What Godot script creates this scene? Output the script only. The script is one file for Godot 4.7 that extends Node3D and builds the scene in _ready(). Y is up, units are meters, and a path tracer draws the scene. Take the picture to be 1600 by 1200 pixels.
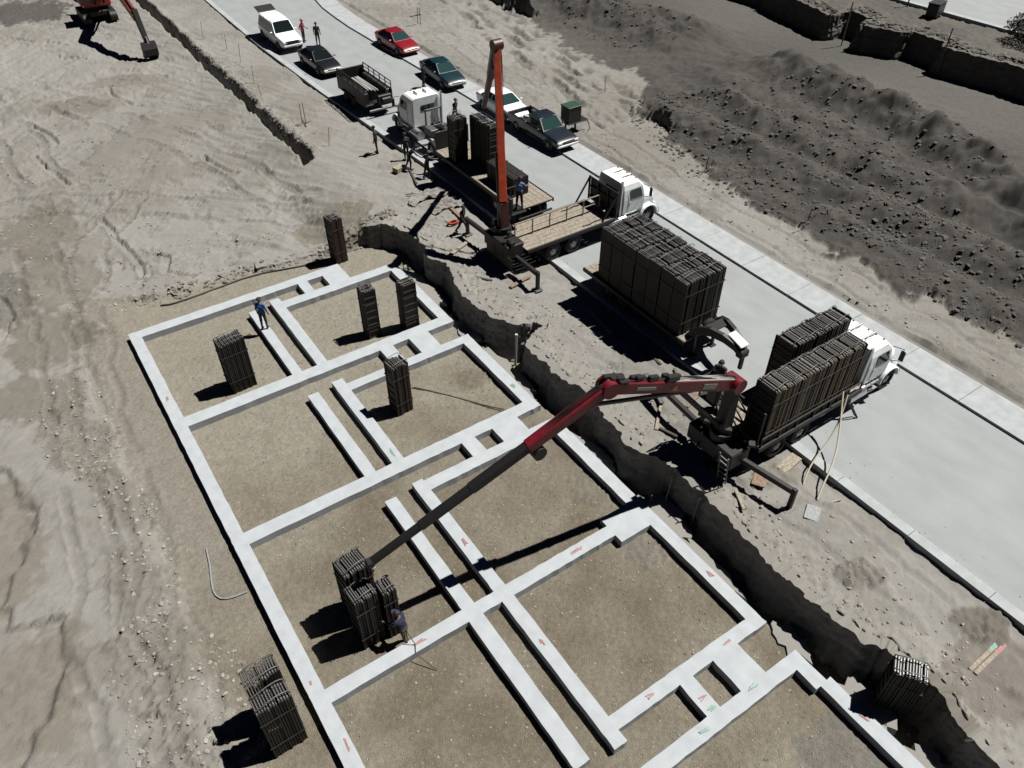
extends Node3D
# A building site seen from the air: footings in a shallow pit, two crane trucks and stacks of wall forms beside a new road.

const DULL := 0.5                    # base colours but white paint and chrome scaled down to weaken bounce and deepen shade
const R := 1.5                       # level of the road above the pit floor
var mats := {}
var taken := {}
var rng := RandomNumberGenerator.new()
var tex := {}

# ------------------------------------------------------------------ mesh builder
class MB:
	var v := PackedVector3Array()
	var n := PackedVector3Array()
	var c := PackedColorArray()
	var col := Color.WHITE
	func tri(a: Vector3, b: Vector3, d: Vector3, na: Vector3, nb: Vector3, nd: Vector3) -> void:
		if (b - a).cross(d - a).dot(na + nb + nd) > 0.0:
			v.append(a); v.append(d); v.append(b); n.append(na); n.append(nd); n.append(nb)
		else:
			v.append(a); v.append(b); v.append(d); n.append(na); n.append(nb); n.append(nd)
		c.append(col); c.append(col); c.append(col)
	func ftri(a: Vector3, b: Vector3, d: Vector3, out: Vector3) -> void:
		var k := (b - a).cross(d - a)
		if k.length_squared() < 1e-14: return
		k = k.normalized()
		if k.dot(out) < 0.0: k = -k
		tri(a, b, d, k, k, k)
	func quad(a: Vector3, b: Vector3, d: Vector3, e: Vector3, out: Vector3) -> void:
		ftri(a, b, d, out); ftri(a, d, e, out)
	func box(at: Vector3, s: Vector3, ba := Basis(), bev := 0.0) -> void:
		var h := s * 0.5
		var b: float = min(bev, min(h.x, min(h.y, h.z)) * 0.6)
		for a in 3:
			var u := (a + 1) % 3
			var w := (a + 2) % 3
			for sg in [-1.0, 1.0]:
				var p: Array[Vector3] = []
				for q in [[-1, -1], [1, -1], [1, 1], [-1, 1]]:
					var t := Vector3(); t[a] = sg * h[a]; t[u] = q[0] * (h[u] - b); t[w] = q[1] * (h[w] - b)
					p.append(at + ba * t)
				var o := Vector3(); o[a] = sg
				quad(p[0], p[1], p[2], p[3], ba * o)
			if b > 0.0:
				for su in [-1.0, 1.0]:
					for sw in [-1.0, 1.0]:
						var o2 := Vector3(); o2[u] = su; o2[w] = sw
						var e: Array[Vector3] = []
						for q in [[-1, 0], [1, 0], [1, 1], [-1, 1]]:
							var t := Vector3(); t[a] = q[0] * (h[a] - b)
							t[u] = su * (h[u] - (0.0 if q[1] == 0 else b)); t[w] = sw * (h[w] - (b if q[1] == 0 else 0.0))
							e.append(at + ba * t)
						quad(e[0], e[1], e[2], e[3], ba * o2)
		if b > 0.0:
			for sx in [-1.0, 1.0]:
				for sy in [-1.0, 1.0]:
					for sz in [-1.0, 1.0]:
						var k := Vector3(sx, sy, sz)
						var m := (h - Vector3.ONE * b) * k
						ftri(at + ba * (m + Vector3(b * sx, 0, 0)), at + ba * (m + Vector3(0, b * sy, 0)), at + ba * (m + Vector3(0, 0, b * sz)), ba * k)
	func beam(a: Vector3, b: Vector3, w: float, h: float, w2 := -1.0, h2 := -1.0, bev := 0.02) -> void:
		# a box beam from a to b, w wide and h high, tapering to w2, h2
		if w2 < 0: w2 = w
		if h2 < 0: h2 = h
		var d := (b - a).normalized()
		var s := d.cross(Vector3.UP if absf(d.y) < 0.95 else Vector3.RIGHT).normalized()
		var u := s.cross(d)
		var ra := ring8(a, s, u, w, h, bev)
		var rb := ring8(b, s, u, w2, h2, bev)
		for i in 8:
			var j := (i + 1) % 8
			quad(ra[i], ra[j], rb[j], rb[i], (ra[i] + ra[j]) * 0.5 - a)
		for i in range(1, 7):
			ftri(ra[0], ra[i], ra[i + 1], -d); ftri(rb[0], rb[i], rb[i + 1], d)
	func ring8(o: Vector3, s: Vector3, u: Vector3, w: float, h: float, b: float) -> Array:
		var x := w * 0.5
		var y := h * 0.5
		var r := []
		for q in [[x - b, -y], [x, -y + b], [x, y - b], [x - b, y], [-x + b, y], [-x, y - b], [-x, -y + b], [-x + b, -y]]:
			r.append(o + s * q[0] + u * q[1])
		return r
	func cyl(a: Vector3, b: Vector3, r0: float, r1 := -1.0, seg := 12, caps := true) -> void:
		if r1 < 0: r1 = r0
		var d := (b - a).normalized()
		var s := d.cross(Vector3.UP if absf(d.y) < 0.95 else Vector3.RIGHT).normalized()
		var u := s.cross(d)
		for i in seg:
			var t0 := TAU * i / seg
			var t1 := TAU * (i + 1) / seg
			var k0 := s * cos(t0) + u * sin(t0)
			var k1 := s * cos(t1) + u * sin(t1)
			if r0 > 0.0: tri(a + k0 * r0, a + k1 * r0, b + k1 * r1, k0, k1, k1)
			if r1 > 0.0: tri(a + k0 * r0, b + k1 * r1, b + k0 * r1, k0, k1, k0)
			if caps:
				if r0 > 0.0: ftri(a, a + k0 * r0, a + k1 * r0, -d)
				if r1 > 0.0: ftri(b, b + k0 * r1, b + k1 * r1, d)
	func tube(p: Array, r: float, seg := 6) -> void:
		var rings := []
		var side := Vector3.ZERO
		for i in p.size():
			var d: Vector3 = (p[min(i + 1, p.size() - 1)] - p[max(i - 1, 0)]).normalized()
			if side == Vector3.ZERO: side = d.cross(Vector3.UP if absf(d.y) < 0.9 else Vector3.RIGHT).normalized()
			side = (side - d * side.dot(d)).normalized()
			var u := side.cross(d)
			var g := []
			for k in seg: g.append(side * cos(TAU * k / seg) + u * sin(TAU * k / seg))
			rings.append(g)
		for i in p.size() - 1:
			for k in seg:
				var m := (k + 1) % seg
				var a0: Vector3 = rings[i][k]
				var a1: Vector3 = rings[i][m]
				var b0: Vector3 = rings[i + 1][k]
				var b1: Vector3 = rings[i + 1][m]
				tri(p[i] + a0 * r, p[i] + a1 * r, p[i + 1] + b1 * r, a0, a1, b1)
				tri(p[i] + a0 * r, p[i + 1] + b1 * r, p[i + 1] + b0 * r, a0, b1, b0)
		for e in [0, p.size() - 1]:
			for k in range(1, seg - 1):
				ftri(p[e] + rings[e][0] * r, p[e] + rings[e][k] * r, p[e] + rings[e][k + 1] * r, (p[0] - p[1]) if e == 0 else (p[e] - p[e - 1]))
	func loft(rings: Array, capped := true, smooth := true) -> void:
		# rings of equal count; smooth normals over the grid
		var m: int = rings[0].size()
		var mid := []
		for r in rings:
			var s := Vector3.ZERO
			for q in r: s += q
			mid.append(s / m)
		var nn := []
		for i in rings.size():
			var row := []
			for k in m:
				var du: Vector3 = rings[i][(k + 1) % m] - rings[i][(k + m - 1) % m]
				var dv: Vector3 = rings[min(i + 1, rings.size() - 1)][k] - rings[max(i - 1, 0)][k]
				var w := du.cross(dv).normalized()
				if w.dot(rings[i][k] - mid[i]) < 0: w = -w
				row.append(w)
			nn.append(row)
		for i in rings.size() - 1:
			for k in m:
				var j := (k + 1) % m
				if smooth:
					tri(rings[i][k], rings[i][j], rings[i + 1][j], nn[i][k], nn[i][j], nn[i + 1][j])
					tri(rings[i][k], rings[i + 1][j], rings[i + 1][k], nn[i][k], nn[i + 1][j], nn[i + 1][k])
				else:
					quad(rings[i][k], rings[i][j], rings[i + 1][j], rings[i + 1][k], (rings[i][k] + rings[i][j]) * 0.5 - mid[i])
		if capped:
			var l := rings.size() - 1
			for k in m:
				var j := (k + 1) % m
				ftri(mid[0], rings[0][k], rings[0][j], mid[0] - mid[1])
				ftri(mid[l], rings[l][k], rings[l][j], mid[l] - mid[l - 1])
	func prism(poly: Array, y0: float, y1: float) -> void:
		# a flat outline (Vector2 x, z) raised from y0 to y1
		var pk := PackedVector2Array(poly)
		var id := Geometry2D.triangulate_polygon(pk)
		for i in range(0, id.size(), 3):
			var a := pk[id[i]]
			var b := pk[id[i + 1]]
			var d := pk[id[i + 2]]
			ftri(Vector3(a.x, y1, a.y), Vector3(b.x, y1, b.y), Vector3(d.x, y1, d.y), Vector3.UP)
			ftri(Vector3(a.x, y0, a.y), Vector3(b.x, y0, b.y), Vector3(d.x, y0, d.y), Vector3.DOWN)
		var ccw := not Geometry2D.is_polygon_clockwise(pk)
		for i in pk.size():
			var a := pk[i]
			var b := pk[(i + 1) % pk.size()]
			var e := b - a
			var o := Vector3(e.y, 0, -e.x)
			if not ccw: o = -o
			quad(Vector3(a.x, y0, a.y), Vector3(b.x, y0, b.y), Vector3(b.x, y1, b.y), Vector3(a.x, y1, a.y), o)
	func mesh(m: Material, into: ArrayMesh = null) -> ArrayMesh:
		var r := into if into else ArrayMesh.new()
		var a := []
		a.resize(Mesh.ARRAY_MAX)
		a[Mesh.ARRAY_VERTEX] = v
		a[Mesh.ARRAY_NORMAL] = n
		if c.size() == v.size(): a[Mesh.ARRAY_COLOR] = c
		r.add_surface_from_arrays(Mesh.PRIMITIVE_TRIANGLES, a)
		r.surface_set_material(r.get_surface_count() - 1, m)
		return r

# ------------------------------------------------------------------ nodes
func numbered(called: String) -> String:
	var k: int = taken.get(called, 0)
	taken[called] = k + 1
	return called if k == 0 else "%s_%03d" % [called, k]
func tag(o: Node, label: String, category: String, group := "", kind := "") -> void:
	o.set_meta("label", label)
	o.set_meta("category", category)
	if group: o.set_meta("group", group)
	if kind: o.set_meta("kind", kind)
func thing(called: String, label: String, category: String, at := Vector3.ZERO, turn := 0.0, group := "") -> Node3D:
	var o := Node3D.new()
	o.name = numbered(called)
	add_child(o)
	o.position = at
	o.rotation.y = turn
	tag(o, label, category, group)
	return o
func part(called: String, mesh: Mesh, parent: Node3D, at := Vector3.ZERO, turn := 0.0) -> MeshInstance3D:
	var o := MeshInstance3D.new()
	o.name = called
	o.mesh = mesh
	parent.add_child(o, true)
	o.position = at
	o.rotation.y = turn
	return o
func put(called: String, b: MB, m: Material, parent: Node3D, at := Vector3.ZERO, turn := 0.0) -> MeshInstance3D:
	return part(called, b.mesh(m), parent, at, turn)
func single(called: String, b: MB, m: Material, label: String, category: String, at := Vector3.ZERO, turn := 0.0, group := "", kind := "") -> MeshInstance3D:
	var o := part(numbered(called), b.mesh(m), self, at, turn)
	tag(o, label, category, group, kind)
	return o
func bx(at: Vector3, s: Vector3, bev := 0.015, ba := Basis()) -> MB:
	var b := MB.new()
	b.box(at, s, ba, bev)
	return b
func cy(a: Vector3, b: Vector3, r: float, seg := 12, r1 := -1.0) -> MB:
	var m := MB.new()
	m.cyl(a, b, r, r1, seg)
	return m
func bm(a: Vector3, b: Vector3, w: float, h: float, w2 := -1.0, h2 := -1.0) -> MB:
	var m := MB.new()
	m.beam(a, b, w, h, w2, h2)
	return m
func tb(p: Array, r: float, seg := 6) -> MB:
	var m := MB.new()
	m.tube(p, r, seg)
	return m

# ------------------------------------------------------------------ materials
func noise(sd: int, f: float, oct := 4, kind := FastNoiseLite.TYPE_SIMPLEX_SMOOTH) -> FastNoiseLite:
	var k := FastNoiseLite.new()
	k.seed = sd
	k.frequency = f
	k.noise_type = kind
	k.fractal_octaves = oct
	if oct <= 1: k.fractal_type = FastNoiseLite.FRACTAL_NONE
	return k
func grey(k: FastNoiseLite, size: int, lo: float, hi: float, gamma := 1.0, k2: FastNoiseLite = null, mixed := 0.5) -> Image:
	# seamless noise as an sRGB grey image whose linear values run from lo to hi
	var d := k.get_seamless_image(size, size).get_data()
	if k2:
		var e := k2.get_seamless_image(size, size).get_data()
		for i in d.size(): d[i] = int(d[i] * (1.0 - mixed) + e[i] * mixed)
	var lut := PackedByteArray()
	lut.resize(256)
	for i in 256:
		var l: float = lerp(lo, hi, pow(i / 255.0, gamma))
		lut[i] = int(clamp(Color(l, l, l).linear_to_srgb().r, 0, 1) * 255.0)
	for i in d.size(): d[i] = lut[d[i]]
	return Image.create_from_data(size, size, false, Image.FORMAT_L8, d)
func as_tex(i: Image) -> ImageTexture:
	i.generate_mipmaps()
	return ImageTexture.create_from_image(i)
func bump(k: FastNoiseLite, size: int, strength: float) -> ImageTexture:
	var i := k.get_seamless_image(size, size)
	i.convert(Image.FORMAT_RGBA8)
	i.bump_map_to_normal_map(strength)
	i.generate_mipmaps()
	return ImageTexture.create_from_image(i)
func mk(called: String, col: Color, rough := 0.7, metal := 0.0, albedo := "", metres := 1.0, normal := "", depth := 1.0) -> StandardMaterial3D:
	var m := StandardMaterial3D.new()
	m.resource_name = called
	if not called in ["white_paint", "truck_white", "white_rim", "lamp", "bright", "clods", "sand_ground", "gravel_ground", "soil_ground"]: col = Color(col.r * DULL, col.g * DULL, col.b * DULL)
	m.albedo_color = col.linear_to_srgb()
	m.roughness = rough
	m.metallic = metal
	if albedo or normal:
		m.uv1_triplanar = true
		m.uv1_world_triplanar = false
		m.uv1_scale = Vector3.ONE / metres
	if albedo: m.albedo_texture = tex[albedo]
	if normal:
		m.normal_enabled = true
		m.normal_texture = tex[normal]
		m.normal_scale = depth
	mats[called] = m
	return m
func make_materials() -> void:
	tex.sand = as_tex(grey(noise(1, 0.03, 5), 1024, 0.66, 1.0, 1.0, noise(2, 0.16, 3), 0.62))
	tex.gravel = as_tex(grey(noise(3, 0.02, 4), 1024, 0.34, 1.0, 0.8, noise(4, 0.10, 2, FastNoiseLite.TYPE_CELLULAR), 0.5))
	tex.soil = as_tex(grey(noise(5, 0.02, 5), 1024, 0.35, 1.0, 1.0, noise(6, 0.08, 3), 0.5))
	tex.concrete = as_tex(grey(noise(7, 0.006, 5), 1024, 0.66, 1.0, 1.0, noise(8, 0.07, 3), 0.30))
	tex.road = as_tex(grey(noise(16, 0.004, 5), 1024, 0.76, 1.0, 1.0, noise(17, 0.10, 3), 0.3))
	tex.faint = as_tex(grey(noise(15, 0.01, 4), 512, 0.84, 1.0))
	tex.grime = as_tex(grey(noise(9, 0.012, 5), 512, 0.45, 1.0))
	tex.wear = as_tex(grey(noise(10, 0.03, 4), 512, 0.25, 1.0, 1.3))
	tex.cloth = as_tex(grey(noise(11, 0.06, 3), 256, 0.6, 1.0))
	tex.sand_n = bump(noise(12, 0.09, 4), 1024, 5.0)
	tex.gravel_n = bump(noise(13, 0.10, 2, FastNoiseLite.TYPE_CELLULAR), 1024, 7.0)
	tex.fine_n = bump(noise(14, 0.12, 3), 512, 3.0)
	for q in [["sand_ground", 6.3, "sand", "sand_n", 0.45], ["gravel_ground", 4.3, "gravel", "gravel_n", 1.0], ["soil_ground", 4.1, "soil", "sand_n", 1.0]]:
		var m := mk(q[0], Color.WHITE, 0.95, 0.0, q[2], q[1], q[3], q[4])
		m.vertex_color_use_as_albedo = true
		m.uv1_world_triplanar = true
	var rd := mk("road", Color(0.40, 0.425, 0.445), 0.8, 0.0, "road", 7.0, "fine_n", 0.06)
	rd.uv1_world_triplanar = true
	rd.uv1_scale = Vector3(1.0 / 6.0, 0.2, 1.0 / 11.0)
	mk("walk", Color(0.55, 0.585, 0.615), 0.85, 0.0, "concrete", 4.0, "fine_n", 0.12).uv1_world_triplanar = true
	mk("footing", Color(0.59, 0.635, 0.68), 0.85, 0.0, "road", 3.3, "fine_n", 0.3).uv1_world_triplanar = true
	mk("spill", Color(0.40, 0.385, 0.36), 0.9, 0.0, "sand", 2.0, "sand_n", 0.8).uv1_world_triplanar = true
	mk("spray_red", Color(0.66, 0.34, 0.34), 0.8, 0.0, "grime", 0.4)
	mk("spray_green", Color(0.40, 0.64, 0.52), 0.8, 0.0, "grime", 0.4)
	mk("form_face", Color(0.026, 0.021, 0.017), 0.7, 0.0, "wear", 1.3, "fine_n", 0.5)
	mk("form_face_rust", Color(0.15, 0.065, 0.035), 0.8, 0.0, "wear", 1.1, "fine_n", 0.5)
	mk("form_face_yellow", Color(0.20, 0.14, 0.06), 0.8, 0.0, "wear", 0.9, "fine_n", 0.5)
	mk("form_steel", Color(0.036, 0.031, 0.027), 0.65, 0.1, "wear", 0.7, "fine_n", 0.4)
	mk("form_steel_rust", Color(0.12, 0.06, 0.037), 0.7, 0.1, "wear", 0.7, "fine_n", 0.4)
	mk("form_steel_yellow", Color(0.24, 0.17, 0.075), 0.7, 0.1, "wear", 0.5, "fine_n", 0.4)
	mk("worn_steel", Color(0.50, 0.50, 0.50), 0.5, 0.6, "wear", 0.5)
	mk("black", Color(0.012, 0.012, 0.014), 0.55, 0.0, "grime", 0.8)
	mk("black_steel", Color(0.014, 0.014, 0.016), 0.55, 0.2, "grime", 0.9)
	mk("grey_steel", Color(0.25, 0.255, 0.26), 0.5, 0.5, "grime", 0.7)
	mk("band_steel", Color(0.13, 0.125, 0.12), 0.6, 0.4, "wear", 0.4)
	mk("bright", Color(0.55, 0.56, 0.58), 0.3, 0.9)
	mk("rubber", Color(0.02, 0.02, 0.02), 0.9, 0.0, "grime", 0.3)
	mk("rim", Color(0.45, 0.46, 0.47), 0.35, 0.7, "grime", 0.4)
	mk("white_rim", Color(0.5, 0.5, 0.5), 0.4, 0.0, "grime", 0.4)
	mk("glass", Color(0.012, 0.018, 0.02), 0.06, 0.0)
	mk("glass_green", Color(0.03, 0.07, 0.07), 0.05, 0.0)
	mk("lamp", Color(0.7, 0.72, 0.72), 0.1, 0.3)
	mk("tail_lamp", Color(0.35, 0.02, 0.02), 0.15)
	for q in [["white_paint", Color(0.62, 0.64, 0.66)], ["red_paint", Color(0.30, 0.008, 0.02)], ["teal_paint", Color(0.006, 0.035, 0.05)], ["black_paint", Color(0.008, 0.010, 0.015)], ["navy_paint", Color(0.012, 0.02, 0.032)]]:
		var m := mk(q[0], q[1], 0.35, 0.0, "faint" if q[0] == "white_paint" else "", 3.0)
		m.clearcoat_enabled = true
		m.clearcoat = 0.35
		m.clearcoat_roughness = 0.12
	mk("truck_white", Color(0.58, 0.61, 0.62), 0.4, 0.0, "faint", 2.5)
	mk("crane_red", Color(0.26, 0.012, 0.025), 0.4, 0.0, "grime", 1.7)
	mk("crane_orange", Color(0.62, 0.085, 0.03), 0.42, 0.0, "grime", 2.3)
	mk("crane_dark_red", Color(0.10, 0.016, 0.011), 0.5, 0.0, "grime", 1.1)
	mk("digger_red", Color(0.50, 0.055, 0.03), 0.45, 0.0, "grime", 1.9)
	mk("deck_wood", Color(0.48, 0.415, 0.34), 0.9, 0.0, "grime", 1.6, "fine_n", 0.6)
	mk("board", Color(0.42, 0.28, 0.20), 0.9, 0.0, "grime", 0.9, "fine_n", 0.5)
	mk("board_pale", Color(0.55, 0.48, 0.38), 0.9, 0.0, "grime", 0.9, "fine_n", 0.5)
	mk("lath", Color(0.40, 0.34, 0.26), 0.9, 0.0, "grime", 0.6)
	mk("pvc", Color(0.62, 0.62, 0.60), 0.5)
	mk("pale_blue", Color(0.46, 0.50, 0.52), 0.7, 0.0, "grime", 0.6)
	mk("strap", Color(0.62, 0.58, 0.46), 0.9)
	mk("orange_plastic", Color(0.75, 0.13, 0.05), 0.6, 0.0, "grime", 0.4)
	mk("box_green", Color(0.035, 0.10, 0.07), 0.5, 0.0, "grime", 1.0)
	mk("box_dark", Color(0.02, 0.03, 0.03), 0.5, 0.0, "grime", 1.0)
	mk("stick", Color(0.08, 0.065, 0.05), 0.9)
	mk("leaf", Color(0.03, 0.04, 0.022), 0.8)
	mk("decal", Color(0.48, 0.46, 0.44), 0.5, 0.0, "grime", 0.3)
	mk("decal_orange", Color(0.5, 0.2, 0.06), 0.5)
	mk("amber", Color(0.35, 0.13, 0.03), 0.2)
	var sk := mk("people", Color.WHITE, 0.85, 0.0, "cloth", 0.25)
	sk.vertex_color_use_as_albedo = true
	var st := mk("clods", Color.WHITE, 0.95, 0.0, "sand", 0.7, "sand_n", 0.8)
	st.vertex_color_use_as_albedo = true
	st.uv1_world_triplanar = true

# ------------------------------------------------------------------ terrain
var na: FastNoiseLite
var nb: FastNoiseLite
var nc: FastNoiseLite
var nd: FastNoiseLite
var ne: FastNoiseLite
var ng: FastNoiseLite
var nf: FastNoiseLite
var nl: FastNoiseLite
var stamp := {}
# edge of the bank between pit and road strip: z, x
var BANK := [[-36.2, 14.2], [-35.4, 15.3], [-34.1, 16.0], [-32.0, 16.3], [-30.9, 15.8], [-30.0, 16.4], [-29.3, 16.2], [-27.8, 15.75], [-26.4, 15.5], [-24.7, 15.6], [-23.7, 16.3], [-23.5, 17.2], [-22.8, 17.3], [-22.2, 16.0], [-21.4, 15.8], [-20.0, 15.7], [-18.0, 16.15], [-14.9, 15.65], [-12.9, 16.3], [-10.9, 16.2], [-9.9, 16.0], [-8.3, 16.0], [-7.1, 16.1], [-5.4, 15.95], [-4.4, 16.1], [-3.9, 16.6], [-2.1, 16.8], [-1.5, 16.3], [0.0, 16.2], [30.0, 16.2]]
var BACK := [[-60.0, -37.6], [1.0, -37.7], [1.9, -37.6], [3.6, -36.9], [5.9, -37.0], [9.0, -36.8], [11.8, -36.3], [13.6, -36.1], [16.5, -36.0]]
var NEAR := [[-200.0, 26.0], [-110.0, 21.5], [-80.0, 19.98], [-66.0, 19.7], [-54.0, 19.93], [-48.0, 20.2], [-38.0, 20.64], [60.0, 20.64]]
var FAR := [[-200.0, 48.0], [-110.0, 38.0], [-85.0, 31.0], [-77.0, 28.9], [-72.7, 28.05], [-67.0, 27.7], [-62.0, 27.8], [-50.0, 28.1], [-36.0, 28.35], [-15.0, 28.2], [60.0, 28.3]]
var SOIL := [[-90.0, 46.0], [-60.0, 42.0], [-52.0, 40.5], [-47.0, 40.0], [-44.5, 41.5], [-42.5, 41.0], [-39.3, 37.4], [-33.3, 35.4], [-28.0, 34.0], [-19.3, 33.2], [-15.5, 33.2], [-9.5, 34.0], [0.0, 34.5], [60.0, 36.0]]
var BANK2 := [[-90.0, 60.0], [-50.2, 61.5], [-41.4, 59.4], [-41.2, 61.8], [-38.6, 61.6], [-38.4, 59.2], [-35.4, 60.6], [-35.2, 61.6], [-31.9, 61.3], [-31.7, 60.3], [-26.9, 61.0], [0.0, 62.0], [60.0, 62.0]]
var LEFT := [[-60.0, -60.0], [-31.0, -9.0], [-29.2, -6.0], [-28.6, -5.2], [-26.9, -4.5], [-24.8, -4.7], [-22.8, -5.2], [-20.8, -6.2], [-20.3, -4.3], [-18.5, -4.5], [-16.5, -5.8], [-14.0, -7.5], [0.0, -14.0]]
func pts(a: Array, t: float) -> float:
	if t <= a[0][0]: return a[0][1]
	for i in a.size() - 1:
		if t <= a[i + 1][0]: return lerpf(a[i][1], a[i + 1][1], (t - a[i][0]) / (a[i + 1][0] - a[i][0]))
	return a[a.size() - 1][1]
func ss(a: float, b: float, t: float) -> float:
	return smoothstep(a, b, t)
var zone := 0            # 0 sand, 1 gravel of the pit, 2 dark soil
var tint := Color()
# patches of other earth: x, z, radius x, radius z, turn, colour, strength
var PATCH := []
# ridges of dug soil: polyline x, z; height; half width
var RIDGE := [
	[[[50.3, -38.0], [49.9, -34.9], [49.7, -31.4], [49.4, -27.6], [48.1, -22.1], [45.3, -17.6], [44.0, -14.0]], 1.9, 2.4],
	[[[41.6, -36.0], [41.4, -32.0], [41.1, -28.5], [41.3, -23.7], [42.2, -19.5], [42.5, -14.0], [42.0, -6.0]], 1.35, 2.0],
	[[[37.6, -36.5], [38.0, -31.3], [38.2, -26.7], [38.0, -23.6], [38.6, -19.6], [38.8, -12.0], [39.2, -4.0]], 1.0, 1.8],
	[[[45.5, -40.0], [45.2, -34.0], [45.0, -29.0], [44.6, -25.0]], 0.45, 1.9],
	[[[35.6, -22.0], [35.4, -15.0], [36.0, -8.0]], 0.4, 1.4],
	[[[46.5, -57.5], [47.2, -54.0], [48.4, -50.5], [48.9, -48.0]], 1.9, 4.2],
	[[[42.0, -68.0], [44.0, -62.0]], 1.5, 4.5]]
func seg_dist(x: float, z: float, l: Array) -> float:
	var best := 1e9
	for i in l.size() - 1:
		var ax: float = l[i][0]
		var az: float = l[i][1]
		var dx: float = l[i + 1][0] - ax
		var dz: float = l[i + 1][1] - az
		var t: float = clampf(((x - ax) * dx + (z - az) * dz) / (dx * dx + dz * dz), 0.0, 1.0)
		var ex := x - ax - dx * t
		var ez := z - az - dz * t
		best = minf(best, ex * ex + ez * ez)
	return sqrt(best)
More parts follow.
